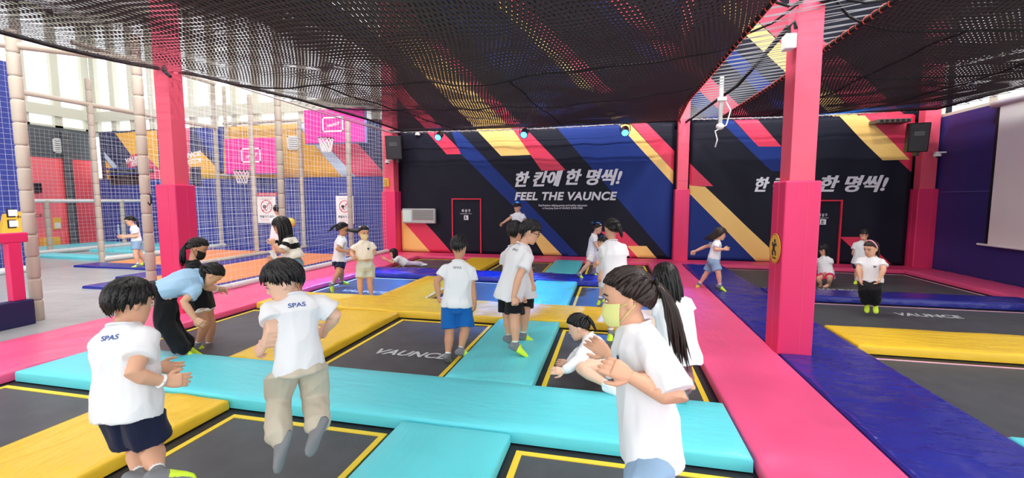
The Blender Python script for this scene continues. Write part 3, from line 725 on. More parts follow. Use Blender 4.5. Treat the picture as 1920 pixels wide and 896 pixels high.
# posters (no leaning on the net)
def poster(label, px0, px1, pyt, pyb, head, hx0, hx1):
    Y = 13.08; a = AY(px0, pyb, Y); b = AY(px1, pyt, Y); t = thing('warning_poster', ((a[0] + b[0]) / 2, Y, a[2]), label, 'poster', 'warning posters on the blue wall')
    x0, x1, z0, z1 = a[0], b[0], a[2], b[2]; w, h = x1 - x0, z1 - z0
    boxobj('sheet', (x0, x1, Y, Y + .01, z0, z1), WHITE, t)
    mb = MB(); c = (x0 + w * .5, z0 + h * .62); R = w * .31
    mb.loft([[(c[0] + r * math.cos(k), y, c[1] + r * math.sin(k)) for k in np.linspace(0, 2 * math.pi, 33)[:-1]] for r, y in ((R, Y - .001), (R, Y - .006), (R * .88, Y - .006), (R * .88, Y - .001))], caps=False)
    s = R * .64; mb.tube([(c[0] - s, Y - .004, c[1] + s * -1), (c[0] + s, Y - .004, c[1] + s)], .012, n=5); mb.build('prohibition_ring', REDINK, t)
    mb = MB(); mb.ball((c[0] - R * .35, Y - .002, c[1] - R * .02), (R * .3, .003, R * .26)); mb.tube([(c[0] - R * .3, Y - .002, c[1] - R * .1), (c[0] - R * .15, Y - .002, c[1] - R * .5), (c[0] + .02, Y - .002, c[1] - R * .6)], .012, n=5)
    for q in range(3): mb.tube([(c[0] + R * (.15 + .2 * q), Y - .002, c[1] + R * .55), (c[0] + R * (.2 + .2 * q), Y - .002, c[1] - R * .4)], .005, n=4)
    mb.build('figure', INK, t)
    text_obj('lettering', '매달리기 금지', (x0 + w * .12, Y - .002, z0 + h * .2), (w * .76, 0, 0), (0, 0, h * .09), INK, t, offset=.03)
    for q in range(2): text_obj('small_print', '네트에 매달리지 마세요', (x0 + w * .18, Y - .002, z0 + h * (.13 - .05 * q)), (w * .64, 0, 0), (0, 0, h * .025), REDINK, t)
    text_obj('small_print', '안전을 위한 주의사항', (x0 + w * .2, Y - .002, z0 + h * .88), (w * .6, 0, 0), (0, 0, h * .03), INK, t)
    a = AY(hx0, pyt - .5, Y - .01); b = AY(hx1, pyt - 7, Y - .01)
    if head: boxobj('header', (a[0], b[0], Y - .012, Y, a[2], b[2]), REDINK, t)
    text_obj('header_lettering', '안전수칙 안내', (a[0] + .1 * (b[0] - a[0]), Y - .014, a[2] + .03), ((b[0] - a[0]) * .8, 0, 0), (0, 0, (b[2] - a[2]) * .5), WHITE, t, offset=.02)
poster('white warning poster with red header, left of the striped-shirt girl', 484, 516, 368, 418, True, 482, 519)
poster('white warning poster without red header, above the girl in navy shorts', 631, 662, 367, 419, False, 634, 660)
# mural lettering
def mural_text(body, px, py, ex, ey, h, m=WHITE, lay=0):
    a = AY(px, py, MY - .004 - .004 * lay); b = AY(px + ex, py + ey, MY); c = AY(px, py - h, MY)
    return a, b - AY(px, py, MY), c - AY(px, py, MY)
lt = thing('mural_lettering', AY(262, 310, MY - .01), 'white tilted wordmark on the mural left of the near pink pillar', 'lettering')
a, ex, ey = mural_text('', 234, 306, 40, -8, 9); text_obj('wordmark', 'VAUNCE', a, ex, ey, WHITE, lt, offset=.05)
a, ex, ey = mural_text('', 247, 312, 26, -5, 8); mb = MB(); mb.add([a, a + ex, a + ex + ey, a + ey], [(0, 1, 2, 3)]); mb.build('plate', WHITE, lt, recalc=False)
a, ex, ey = mural_text('', 249, 310.5, 22, -4.4, 5, lay=1); text_obj('wordmark', 'SUPER', a, ex, ey, M_PINK, lt, offset=.03)
lt = thing('mural_lettering', AY(362, 300, MY - .01), 'white tilted wordmark on the mural right of the near pink pillar', 'lettering')
a, ex, ey = mural_text('', 326, 301, 50, -9, 9.5); text_obj('wordmark', 'VAUNCE', a, ex, ey, WHITE, lt, offset=.05)
a, ex, ey = mural_text('', 340, 310, 37, -6, 8); mb = MB(); mb.add([a, a + ex, a + ex + ey, a + ey], [(0, 1, 2, 3)]); mb.build('plate', WHITE, lt, recalc=False)
a, ex, ey = mural_text('', 342, 308.5, 32, -5.2, 5, lay=1); text_obj('wordmark', 'SUPER', a, ex, ey, M_YEL, lt, offset=.03)
# louvre vents
def vent(label, px0, px1, pyt, pyb, axis, at):
    a = (AY if axis == 'Y' else AX)(px0, pyb, at); b = (AY if axis == 'Y' else AX)(px1, pyt, at); t = thing('louvre_vent', a, label, 'vent', 'white louvre vents')
    i = 0 if axis == 'Y' else 1; lo, hi = a[i], b[i]; z0, z1 = a[2], b[2]; fr, sl = MB(), MB()
    def bx(m, u0, u1, v0, v1, d0, d1):
        if axis == 'Y': m.box(u0, u1, at - d1, at - d0, v0, v1)
        else: m.box(at + d0, at + d1, u0, u1, v0, v1)
    e = .035
    for q in ((lo, hi, z0, z0 + e), (lo, hi, z1 - e, z1), (lo, lo + e, z0, z1), (hi - e, hi, z0, z1)): bx(fr, *q, 0, .05)
    fr.build('frame', WHITE, t); n = 6
    for k in range(n): v = z0 + e + (z1 - z0 - 2 * e) * (k + .3) / n; bx(sl, lo + e, hi - e, v, v + (z1 - z0) / n * .55, .0, .035)
    sl.build('slat', WHITE, t); bk = MB(); bx(bk, lo + e, hi - e, z0 + e, z1 - e, -.005, .002); bk.build('backing', DGREY, t)
vent('white louvre vent on the yellow part of the mural', 541, 561, 255, 281, 'Y', MY - .005)
vent('white louvre vent on the grey band above the coral wall', 100, 113, 260, 286, 'X', -19.985)
# black sheet painting the shade inside the counter opening in the blue wall
a = AY(207, 347, MY); b = AY(272, 314, MY)
t = thing('serving_hatch', ((a[0] + b[0]) / 2, MY, a[2]), 'dark serving hatch in the blue wall behind the running girl', 'hatch')
boxobj('opening_shade', (a[0], b[0], MY - .02, MY - .003, a[2], b[2]), BLK, t)
mb = MB(); mb.box(a[0], b[0], MY - .1, MY - .02, a[2] + .4, a[2] + .44); mb.box(a[0], b[0], MY - .1, MY - .02, b[2] - .06, b[2]); mb.build('shelf', M_BLUE, t)
mb = MB()
for q in range(7): mb.box(a[0] + .2 + q * .3, a[0] + .35 + q * .3, MY - .09, MY - .02, a[2] + .46, a[2] + .6 + .1 * (q % 3))
mb.build('stored_goods', DGREY, t)
a = AY(360, 348, MY); b = AY(376, 313, MY)
tag(boxobj('opening_panel', (a[0], b[0], MY - .04, MY - .003, a[2], b[2]), mat('opening_dark', (38, 42, 74), var=.4, vscale=14)), 'dark narrow panel on the blue wall right of the near pink pillar', 'panel')  # stands for a dark opening, its inner shade put into the colour
for px, lab, m, sk in ((222, 'pale figure restroom sign, the left one', M_LBLUE, 0), (231, 'pale figure restroom sign, the right one', WHITE, 1)):
    c = AY(px, 431, MY - .01); mb = MB(); mb.ball((c[0], c[1], c[2] + .17), (.05, .008, .05)); wd = (.045, .06) if not sk else (.03, .09)
    mb.add([(c[0] - wd[0], c[1], c[2] + .11), (c[0] + wd[0], c[1], c[2] + .11), (c[0] + wd[1], c[1], c[2] - .08), (c[0] + .04, c[1], c[2] - .2), (c[0] - .04, c[1], c[2] - .2), (c[0] - wd[1], c[1], c[2] - .08)], [(0, 1, 2, 3, 4, 5)])
    tag(mb.build('restroom_sign', m), lab, 'sign', 'restroom signs')
# things on the coral wall
padded('padded_post', [(-19.8, 12.55, .05), (-19.8, 12.55, 4.3)], .13, 'dark grey padded post in front of the coral wall', 'post', m=FOAMD)
a = AX(101, 430, -19.97); b = AX(114, 408, -19.97)
t = thing('notice', a, 'yellow and white notice on the coral wall', 'notice')
boxobj('sheet', (-19.99, -19.97, a[1], b[1], a[2], b[2]), SIGNY, t); boxobj('panel', (-19.97, -19.96, a[1] + .04, b[1] - .03, a[2] + .04, a[2] + .24), WHITE, t)
a = AX(65, 361, -19.95); b = AX(74, 343, -19.95)
tag(boxobj('lock_box', (-19.99, -19.85, a[1], b[1], a[2], b[2]), BLK, bevel=.01), 'black box on the coral wall beside the left padded posts', 'box')
a = AX(78, 466, -19.9); tag(boxobj('skirting_block', (-19.99, -19.75, a[1], a[1] + .5, .05, .4), SIGNY, bevel=.02), 'yellow block at the foot of the coral wall', 'block')
# yellow information board at the far left
t = thing('information_board', (-13.2, 6.75, .9), 'yellow information board with notices at the left edge', 'board')
a = AX(2, 439, -13.05); b = AX(60, 394, -13.05)
mb = MB(); y0, y1, z0, z1 = a[1], b[1], a[2], b[2]
mb.add([(-13.15, y0, z0), (-13.15, y1, z0), (-13.15, y1, z1), (-13.15, y0 + .1, z1 - .08), (-13.05, y0, z0), (-13.05, y1, z0), (-13.05, y1, z1), (-13.05, y0 + .1, z1 - .08)],
       [(0, 1, 2, 3), (4, 7, 6, 5), (0, 4, 5, 1), (1, 5, 6, 2), (2, 6, 7, 3), (3, 7, 4, 0)]); mb.build('panel', SIGNY, t)
for q in range(2):
    z = z0 + .12 + q * .24; boxobj('dark_slot', (-13.05, -13.044, y0 + .12, y1 - .3, z, z + .19), INK, t); boxobj('notice', (-13.044, -13.038, y0 + .3, y1 - .42, z + .03, z + .17), WHITE, t)
text_obj('lettering', 'NOTICE', (-13.045, y0 + .3, z1 - .18), (0, .45, .02), (0, 0, .07), INK, t, offset=.02)
# pink framed glass barrier with navy base
t = thing('glass_barrier', (-7.72, 3.6, .08), 'pink framed glass barrier with navy base at the left edge', 'barrier')
boxobj('base', (-7.78, -7.62, .8, 4.32, .07, .42), mat('navy_vinyl', (30, 34, 78), rough=.4), t, bevel=.02)
boxobj('top_bar', (-7.76, -7.66, .8, 4.34, 1.19, 1.32), PILLAR_PAD, t, bevel=.015)
boxobj('upright', (-7.76, -7.66, 4.12, 4.26, .42, 1.19), PILLAR_PAD, t, bevel=.01)
boxobj('pane', (-7.72, -7.71, .8, 4.12, .42, 1.19), PANE, t)
# strap hanging from the near left post
mb = MB(); c = AY(278, 372, 5.35); mb.tube([c + np.array([.0, 0, .07]), c + np.array([.05, 0, .05]), c + np.array([.05, 0, -.07]), c + np.array([.02, 0, -.1]), c + np.array([-.01, 0, -.06])], .01, n=6)
tag(mb.build('strap', BLKROPE, smooth=True), 'black strap loop hanging on the post left of the near pink pillar', 'strap')
# yellow ball
c = AD(544, 418, 10.6); mb = MB(); mb.ball(c, .12, 20, 14)
tag(mb.build('ball', mat('yellow_ball', (238, 200, 70), rough=.5), smooth=True), 'yellow ball behind the striped-shirt girl', 'ball')

# ================================================================== OVERHEAD NETS
NET = bpy.data.materials.new('black_knotted_net'); NET.use_nodes = True
nt = NET.node_tree; nb = nt.nodes['Principled BSDF']; nb.inputs['Base Color'].default_value = (.045, .044, .045, 1); nb.inputs['Roughness'].default_value = .75
uvn = nt.nodes.new('ShaderNodeTexCoord'); br = nt.nodes.new('ShaderNodeTexBrick')
br.inputs['Color1'].default_value = br.inputs['Color2'].default_value = (0, 0, 0, 1); br.inputs['Mortar'].default_value = (1, 1, 1, 1)
br.inputs['Scale'].default_value = 1.0; br.inputs['Mortar Size'].default_value = .0105; br.inputs['Mortar Smooth'].default_value = 0.0
br.inputs['Brick Width'].default_value = .048; br.inputs['Row Height'].default_value = .092
# the knit is stretched open towards the left edge and slack (closed up) over the middle and the right
sx = nt.nodes.new('ShaderNodeSeparateXYZ'); mr_ = nt.nodes.new('ShaderNodeMapRange'); nt.links.new(uvn.outputs['UV'], sx.inputs[0]); nt.links.new(sx.outputs['X'], mr_.inputs['Value'])
for k_, v_ in (('From Min', -5.6), ('From Max', -1.8), ('To Min', .008), ('To Max', .0165)): mr_.inputs[k_].default_value = v_
nt.links.new(mr_.outputs[0], br.inputs['Mortar Size'])
mx = nt.nodes.new('ShaderNodeMixShader'); tr = nt.nodes.new('ShaderNodeBsdfTransparent')
nt.links.new(uvn.outputs['UV'], br.inputs['Vector']); nt.links.new(br.outputs['Color'], mx.inputs[0])
nt.links.new(tr.outputs[0], mx.inputs[1]); nt.links.new(nb.outputs[0], mx.inputs[2]); nt.links.new(mx.outputs[0], nt.nodes['Material Output'].inputs[0])
def play_net(label, xl, xr, y0, y1, z_edge, sag, seed, layers=(0, .013), N=(70, 110)):
    """sagging knotted play net: xl(y), xr(y) give its edges; cords have real depth (two knit faces)"""
    root = thing('climbing_net', ((xl(5) + xr(5)) / 2, (y0 + y1) / 2, 3.7), label, 'net', 'black overhead nets')
    def S(u, v):
        y = y0 + (y1 - y0) * v; a, b = xl(y), xr(y); x = a + (b - a) * u
        z = z_edge(y) if callable(z_edge) else z_edge
        q = (math.sin(math.pi * u) ** .6) * (math.sin(math.pi * min(1, max(0, v))) ** .5)
        z += -sag * q + q * (.10 * noise.noise(Vector((x * .8, y * .7, seed))) + .05 * noise.noise(Vector((x * 2.1, y * 1.6, seed + 3))))
        return np.array([x, y, z])
    nu, nv = N; vs, uvs, fs = [], [], []
    for dz in layers:
        o = len(vs)
        for j in range(nv + 1):
            for i in range(nu + 1):
                p = S(i / nu, j / nv); vs.append((p[0], p[1], p[2] + dz)); uvs.append((p[0] + .06 * math.sin(p[1] * 1.1), p[1] + .05 * math.sin(p[0] * 1.7)))
        fs += [tuple(o + k for k in (j * (nu + 1) + i, j * (nu + 1) + i + 1, (j + 1) * (nu + 1) + i + 1, (j + 1) * (nu + 1) + i)) for j in range(nv) for i in range(nu)]
    mb = MB(); mb.add(vs, fs); o = mb.build('mesh', NET, root, smooth=True, recalc=False)
    uvl = o.data.uv_layers.new(name='UVMap'); idx = np.empty(len(o.data.loops), np.int32); o.data.loops.foreach_get('vertex_index', idx)
    uvl.data.foreach_set('uv', np.array(uvs, np.float32)[idx].ravel())
    def rope(nm, pts, r, m):
        mb = MB(); mb.tube([S(*p) for p in pts], r, n=6); mb.build(nm, m, root, smooth=True)
    for u in (.23, .62): rope('seam_rope', [(u, v) for v in np.linspace(.53, 1, 30)], .012, BLKROPE)
    for v in (.53, .69): rope('seam_rope', [(u, v) for u in np.linspace(0, 1, 40)], .012, BLKROPE)
    L = [S(0, v) for v in np.linspace(0, 1, 160)]; R = [S(1, v) for v in np.linspace(0, 1, 160)]
    rope('edge_rope', [(0, v) for v in np.linspace(0, 1, 80)], .026, BLKROPE); rope('edge_rope', [(1, v) for v in np.linspace(0, 1, 80)], .026, BLKROPE)
    rope('edge_rope', [(u, 1) for u in np.linspace(0, 1, 60)], .026, BLKROPE)
    return root, S
xl1 = lambda y: float(np.interp(y, [-1, 4.2, 4.8, 5.6, 7.5, 10, 12.3], [-6.5, -6.48, -6.4, -6.06, -5.84, -5.9, -6.15]))
xr1 = lambda y: 1.4 + .18 * max(0, (y - 9.5) / 2.7)
xl2 = lambda y: 2.72 - .1 * max(0, (y - 9) / 3)
ze = lambda y: float(np.interp(y, [-1, 4, 5.5, 8, 12.3], [3.52, 3.56, 3.6, 3.66, 3.78]))
ze2 = lambda y: float(np.interp(y, [-1, 4, 12.3], [3.72, 3.74, 3.82]))
net1, S1f = play_net('large black climbing net sagging overhead across the left and middle', xl1, xr1, -1.0, 12.25, ze, .22, 1.5)
net2, S2f = play_net('black climbing net overhead on the right beyond the near pillar', xl2, lambda y: 7.15, -1.0, 12.2, ze2, .2, 8.2)
# red spiral ropes on the facing edges, pale lacing across the gap
def spiral(label, S, u, group):
    pts = []
    for v in np.linspace(.35, .995, 520):
        p = S(u, v); k = v * 1150 / 2.2; pts.append(p + np.array([.03 * math.cos(k), 0, .03 * math.sin(k)]))
    mb = MB(); mb.tube(pts, .006, n=5); tag(mb.build('edging_rope', REDROPE, smooth=True), label, 'rope', group)
spiral('red-orange rope wound along the right edge of the left overhead net', S1f, 1.0, 'red edging ropes')
spiral('red-orange rope wound along the left edge of the right overhead net', S2f, 0.0, 'red edging ropes')
mb = MB(); pts = []
for i in range(74):
    v = .36 + .63 * i / 73; p = (S1f(1, v) if i % 2 == 0 else S2f(0, v + .006)); pts.append(p + np.array([0, 0, .01]))
mb.tube(pts, .0055, n=5)
tag(mb.build('lacing_cord', CORDW), 'pale cord laced zigzag across the gap between the two nets', 'cord')
mb = MB(); mb.tube([(1.95, 5.25, 3.8), (2.05, 8.5, 3.72), (1.85, 12.75, 3.82)], .03, n=8)
tag(mb.build('support_cable', BLKROPE, smooth=True), 'black cable from the near pillar to the slim far pillar', 'cable')
mb = MB(); pts = [(-6.0, 5.3, 3.62)] + [(-6.05 - .55 * i / 60 + (.0 if i % 2 else .17), 5.5 + 7.0 * i / 60, 3.64 + .14 * i / 60) for i in range(61)]
mb.tube(pts, .007, n=4); tag(mb.build('lacing_cord', CORDW), 'pale cord laced along the left edge of the overhead net', 'cord')
mb = MB(); mb.tube([(-6.05, 5.3, 3.62), (-6.3, 9, 3.66), (-6.7, 12.7, 3.8)], .014, n=8)
tag(mb.build('support_cable', STEEL, smooth=True), 'steel cable along the left edge of the overhead net', 'cable')
mb = MB(); mb.tube([(-6.12, 5.1, 3.6), (-6.02, 5.0, 3.52), (-5.9, 4.95, 3.45), (-5.82, 4.93, 3.4)], [.02, .025, .025, .02], n=8)
tag(mb.build('cable_hook', DKM, smooth=True), 'dark cable end at the top of the left pink pillar', 'hook')
def chain(label, a, b, sagz, seed):
    a, b = np.array(a), np.array(b); pts = []; n = 110
    for i in range(n + 1):
        u = i / n; p = a + (b - a) * u; pts.append(p + np.array([0, .035 * (1 if i % 2 else -1), -sagz * math.sin(math.pi * u) + .03 * (i % 3 - 1)]))
    mb = MB(); mb.tube(pts, .008, n=4); mb.tube([a + (b - a) * u + np.array([0, 0, -sagz * math.sin(math.pi * u)]) for u in np.linspace(0, 1, 20)], .014, n=6)
    tag(mb.build('support_cable', STEEL), label, 'cable')
chain('steel cable with lacing along the top of the left banner', (-6.65, 12.6, 3.82), (1.65, 12.6, 3.86), .08, 1)
chain('steel cable with lacing along the top of the right banner', (1.98, 12.6, 3.86), (7.25, 12.6, 3.9), .05, 2)
mb = MB(); pts = []
for i in range(60):
    y = 12.0 - i * .17; pts.append((7.33 + (.2 if i % 2 else 0), y, 3.84))
mb.tube(pts, .008, n=4); tag(mb.build('lacing_cord', CORDW), 'pale cord laced above the navy wall on the right', 'cord')
# fan of ropes tied to the near pillar
t = thing('rope_fan', (2.1, 5.2, 3.78), 'fan of black ropes tied to the top of the near pink pillar', 'rope')
for q, (v, S, u) in enumerate([(.40, S2f, 0), (.44, S2f, 0), (.48, S2f, 0), (.53, S2f, 0), (.40, S1f, 1), (.43, S1f, 1), (.5, S1f, 1)]):
    e = S(u, v); mb = MB(); st = np.array([2.1 if u == 0 else 1.83, 5.2, 3.76]); md = (st + e) / 2 - np.array([0, 0, .05]); mb.tube([st, md, e], .014, n=6); mb.build('rope', BLKROPE, t, smooth=True)
mb = MB(); mb.ball((2.02, 5.16, 3.76), (.07, .06, .06)); mb.build('knot', BLKROPE, t, smooth=True)
# beams of the upper storey seen through the net
for q, (x0, x1, y0, y1, z0, z1, lab, m) in enumerate([(-7.2, 1.9, 5.2, 5.45, 5.9, 6.3, 'dark steel beam above the net across the hall', mat('dark_blue_steel', (40, 44, 74))),
                                   (-6.3, -6.05, 5.5, 13, 5.6, 6.0, 'dark steel beam above the net along the left pillars', MATS['dark_blue_steel']),
                                   (1.8, 2.05, 5.6, 13, 5.6, 6.0, 'dark steel beam above the net along the middle pillars', MATS['dark_blue_steel'])]):
    tag(boxobj('steel_beam', (x0, x1, y0, y1, z0, z1), m), lab, 'beam')

# ================================================================== PEOPLE
SKIN = mat('skin_tan', (222, 170, 140), rough=.5, sss=.08, spec=.3)
SKINL = mat('skin_light', (236, 190, 164), rough=.5, sss=.08, spec=.3)
SKIND = mat('skin_deep', (204, 150, 118), rough=.5, sss=.08, spec=.3)
HAIR = mat('black_hair', (24, 21, 22), rough=.38, spec=.4)
HAIRB = mat('brown_black_hair', (46, 34, 30), rough=.4, spec=.4)
EYEW = mat('eye_white', (236, 232, 228), rough=.3)
EYED = mat('eye_dark', (30, 22, 20), rough=.2)
LIPS = mat('lips', (192, 108, 100), rough=.45)
def cloth(name, rgb, bump=.12): return mat(name, rgb, rough=.85, spec=.15, bump=bump, bscale=26, bdist=.012, sheen=.1)
C_WHITE = cloth('white_cotton', (232, 232, 235)); C_CREAM = cloth('cream_cotton', (240, 230, 214)); C_BLACK = cloth('black_cotton', (22, 22, 26))
C_NAVY = cloth('navy_cotton', (28, 34, 62)); C_BLUE = cloth('blue_sport_cloth', (24, 98, 176)); C_BEIGE = cloth('beige_twill', (196, 186, 168))
C_LBLUE = cloth('light_blue_pique', (164, 200, 230)); C_DENIM = cloth('pale_denim', (134, 162, 190)); C_GREYG = cloth('pale_grey_green_cloth', (208, 212, 198))
C_IVORY = cloth('ivory_cotton', (232, 226, 216)); C_MAUVE = cloth('mauve_leggings', (150, 108, 118)); C_MAG = cloth('magenta_shorts', (206, 40, 96)); C_LILAC = cloth('lilac_leggings', (204, 188, 214))
S_GREY = mat('sock_grey', (124, 126, 130), rough=.8); S_NEON = mat('sock_neon', (212, 244, 60), rough=.7); S_WHITE = mat('sock_white', (236, 236, 236), rough=.8)
MASKC = {'cream': mat('mask_cream', (240, 222, 168), rough=.8), 'black': mat('mask_black', (20, 20, 22), rough=.7), 'yellow': mat('mask_yellow', (232, 232, 150), rough=.8)}

nrm = lambda v: v / (np.linalg.norm(v) + 1e-12)
def remesh(mb, voxel, smooth=4, fac=.5):
    me = bpy.data.meshes.new('tmp'); me.from_pydata(mb.v, [], mb.f)
    bm = bmesh.new(); bm.from_mesh(me); bmesh.ops.recalc_face_normals(bm, faces=bm.faces); bm.to_mesh(me); bm.free()
    o = bpy.data.objects.new('tmp', me); COL.objects.link(o)
    r = o.modifiers.new('r', 'REMESH'); r.mode = 'VOXEL'; r.voxel_size = voxel
    s = o.modifiers.new('s', 'SMOOTH'); s.iterations = smooth; s.factor = fac
    ev = o.evaluated_get(bpy.context.evaluated_depsgraph_get()); m2 = bpy.data.meshes.new_from_object(ev)
    n = len(m2.vertices); v = np.empty(n * 3); m2.vertices.foreach_get('co', v); nn = np.empty(n * 3); m2.vertices.foreach_get('normal', nn)
    f = [tuple(p.vertices) for p in m2.polygons]
    bpy.data.objects.remove(o); bpy.data.meshes.remove(me); bpy.data.meshes.remove(m2)
    return v.reshape(-1, 3), nn.reshape(-1, 3), f
def ellring(c, a, b, n=20, p=2.0):
    r = []
    for k in range(n):
        t = 2 * math.pi * k / n; cs, sn = math.cos(t), math.sin(t)
        r.append(c + a * math.copysign(abs(cs) ** (2 / p), cs) + b * math.copysign(abs(sn) ** (2 / p), sn))
    return r
def limb(mb, pts, radii, n=14):
    """tapered tube through joints with rounded ends"""
    pts = [np.array(p, float) for p in pts]
    P, R = [], []
    d0 = nrm(pts[0] - pts[1]); P.append(pts[0] + d0 * radii[0] * .8); R.append(radii[0] * .45)
    for p, r in zip(pts, radii): P.append(p); R.append(r)
    d1 = nrm(pts[-1] - pts[-2]); P.append(pts[-1] + d1 * radii[-1] * .8); R.append(radii[-1] * .45)
    mb.tube(P, R, n=n)
def seg(a, b, ts): return [a + (b - a) * t for t in ts]
HEAD = [(-.50, .09, .30, .06), (-.465, .155, .355, .0), (-.41, .205, .385, -.06), (-.33, .25, .395, -.13), (-.24, .275, .40, -.20), (-.14, .30, .392, -.29), (-.04, .322, .375, -.38),
        (.06, .333, .388, -.435), (.16, .335, .395, -.46), (.26, .318, .37, -.45), (.34, .285, .315, -.41), (.41, .225, .235, -.33), (.46, .155, .15, -.23), (.495, .07, .05, -.11)]
def head_pt(z):
    zs = [h[0] for h in HEAD]; return [np.interp(z, zs, [h[i] for h in HEAD]) for i in (1, 2, 3)]

def person(label, H, d, pel, neck, head, face=180, hface=None, hpitch=8, hroll=0, cface=None, LA=None, RA=None, LH=None, RH=None, LL=None, RL=None, LT=None, RT=None,
           top='tee', topc=None, hem=.075, topw=1.0, bottom='shorts', botc=None, blen=.72, bw=1.0, hair='short', hairc=None, fringe=76, hang=None, hlen=.3, socks=('grip', 'grip'), cuff=.07,
           skin=None, mask=None, glasses=None, band=None, text=None, emblem=None, stripes=None, curl=.6, vox=None, seed=1, legdir=None, bow=0.0, clip=False, hold=None, wrist=None, sleeve=.62, toe_pitch=None):
    rnd = random.Random(seed); skin = skin or SKIN; topc = topc or C_WHITE; botc = botc or C_BLACK; hairc = hairc or HAIR; hface = face if hface is None else hface; cface = face if cface is None else cface
    vox = vox or (.006 if d < 3.2 else .0075 if d < 6 else .010); U = np.array([0, 0, 1.0])
    P = AD(pel[0], pel[1], d)
    vd = P - CAM; vd[2] = 0; vd = nrm(vd); ir = np.array([vd[1], -vd[0], 0])
    def hdir(a): a = math.radians(a); return ir * math.sin(a) - vd * math.cos(a)
    def lift(par, px, py, L, s):
        r = nrm(ray(px, py)); b = r @ (par - CAM); q = CAM + r * b; c = np.linalg.norm(q - par)
        if c >= L: return par + nrm(q - par) * min(c, L * 1.12)
        return CAM + r * (b + s * math.sqrt(L * L - c * c))
    N = lift(P, neck[0], neck[1], .315 * H, neck[2])
    up = nrm(N - P)
    def frame(a, u):
        f = hdir(a); f = f - u * (f @ u); f = nrm(f) if np.linalg.norm(f) > .15 else nrm(hdir(a) * .2 - U); f = nrm(f - u * (f @ u)); return f, np.cross(u, f)
    f, Lv = frame(cface, up)           # chest forward, person's left
    fh, Lh = frame(face, nrm(up + U * .8))
    spine = N - P; bowv = f * bow * H
    def sp(t): return P + spine * t - bowv * math.sin(math.pi * min(1, max(0, t)))
    Hc = lift(N, head[0], head[1], .097 * H, head[2]); ndir = nrm(Hc - N)
    hz = nrm(U * .65 + ndir * .35); hf = hdir(hface); hf = nrm(hf - hz * (hf @ hz)); hx = np.cross(hz, hf)
    cp, sp_ = math.cos(math.radians(hpitch)), math.sin(math.radians(hpitch)); hf, hz = hf * cp - hz * sp_, hz * cp + hf * sp_
    cr, sr = math.cos(math.radians(hroll)), math.sin(math.radians(hroll)); hx, hz = hx * cr + hz * sr, hz * cr - hx * sr
    hh = (.176 if H < 1.4 else .170) * H
    def hp(x, y, z): return Hc + (hx * x + hf * y + hz * z) * hh
    shL = sp(.81) + Lv * .094 * H; shR = sp(.81) - Lv * .094 * H
    hipL = P + Lh * .056 * H - U * .0 * H; hipR = P - Lh * .056 * H
    def arm(sh, A, side):
        if A is None: e = sh + nrm(-U + side * .16 - f * .1) * .165 * H; w_ = e + nrm(-U + f * .18 + side * .04) * .145 * H
        else:
            e = lift(sh, *A[0][:2], .165 * H, A[0][2])
            if len(A[0]) > 3: e = e + nrm(e - CAM) * A[0][3]
            w_ = lift(e, *A[1][:2], .145 * H, A[1][2])
        return e, w_
    eL, wL = arm(shL, LA, Lv); eR, wR = arm(shR, RA, -Lv)
    def leg(hp_, A, side):
        if A is None: k = hp_ + nrm(-U + side * .05) * .235 * H; a = k + nrm(-U) * .225 * H
        else: k = lift(hp_, *A[0][:2], .235 * H, A[0][2]); a = lift(k, *A[1][:2], .225 * H, A[1][2])
        return k, a
    kL, aL = leg(hipL, LL, Lh); kR, aR = leg(hipR, RL, -Lh)
    def toe(k, a, T):
        if T is not None: t = lift(a, T[0], T[1], .13 * H, T[2]); return nrm(t - a)
        sh = nrm(a - k); fd = fh - sh * (fh @ sh) * .6; fd = fd - U * (fd @ U) * (1 if abs(sh[2]) > .6 else 0); return nrm(fd - U * .12)
    tL, tR = toe(kL, aL, LT), toe(kR, aR, RT)
    lowest = min(aL[2], aR[2], P[2]) - .05
    root = thing('person', (P[0], P[1], lowest), label, 'person')
    # ---- body
    mb = MB()
    for t0, wd, dp in ((0,) * 3,): pass
    prof = [(-.16, .07, .06), (-.06, .098, .075), (.1, .095, .072), (.35, .085, .064), (.6, .095, .068), (.8, .098, .062), (.92, .06, .045), (1.0, .036, .036)]
    mb.loft([ellring(sp(t), Lv * wd * H * .96 if t > .3 else Lh * wd * H, f * dp * H, 18, 2.2) for t, wd, dp in prof])
    limb(mb, [sp(.93), N + ndir * .02 * H, Hc - hz * hh * .30], [.034 * H, .031 * H, .032 * H])
    for sh, e, w_ in ((shL, eL, wL), (shR, eR, wR)):
        limb(mb, seg(sh, e, (0, .5, 1)) + seg(e, w_, (.25, .6, 1)), [.031 * H, .030 * H, .026 * H, .027 * H, .023 * H, .0175 * H])
    for hp_, k, a in ((hipL, kL, aL), (hipR, kR, aR)):
        limb(mb, seg(hp_, k, (0, .4, .8, 1)) + seg(k, a, (.12, .32, .65, 1)), [.062 * H, .056 * H, .042 * H, .038 * H, .036 * H, .038 * H, .028 * H, .021 * H])
    rings = []
    for z, wx, fy, by in HEAD: rings.append(ellring(hp(0, (fy + by) / 2, z), hx * wx * hh, hf * (fy - by) / 2 * hh, 24, 2.15))
    mb.loft(rings)
    A3 = [hx, hf, hz]
    mb.loft([ellring(hp(0, y, z), hx * wd * hh, hf * dd * hh, 10) for y, z, wd, dd in ((.36, .02, .03, .03), (.385, -.05, .035, .04), (.415, -.11, .05, .055), (.405, -.155, .058, .05), (.37, -.18, .04, .03))])
    for s in (-1, 1): mb.ball(hp(s * .335, -.04, -.07), (.035 * hh, .075 * hh, .115 * hh), 10, 8, axes=[nrm(hx + hf * .25 * s), nrm(hf - hx * .3 * s), nrm(hz - hf * .12)])
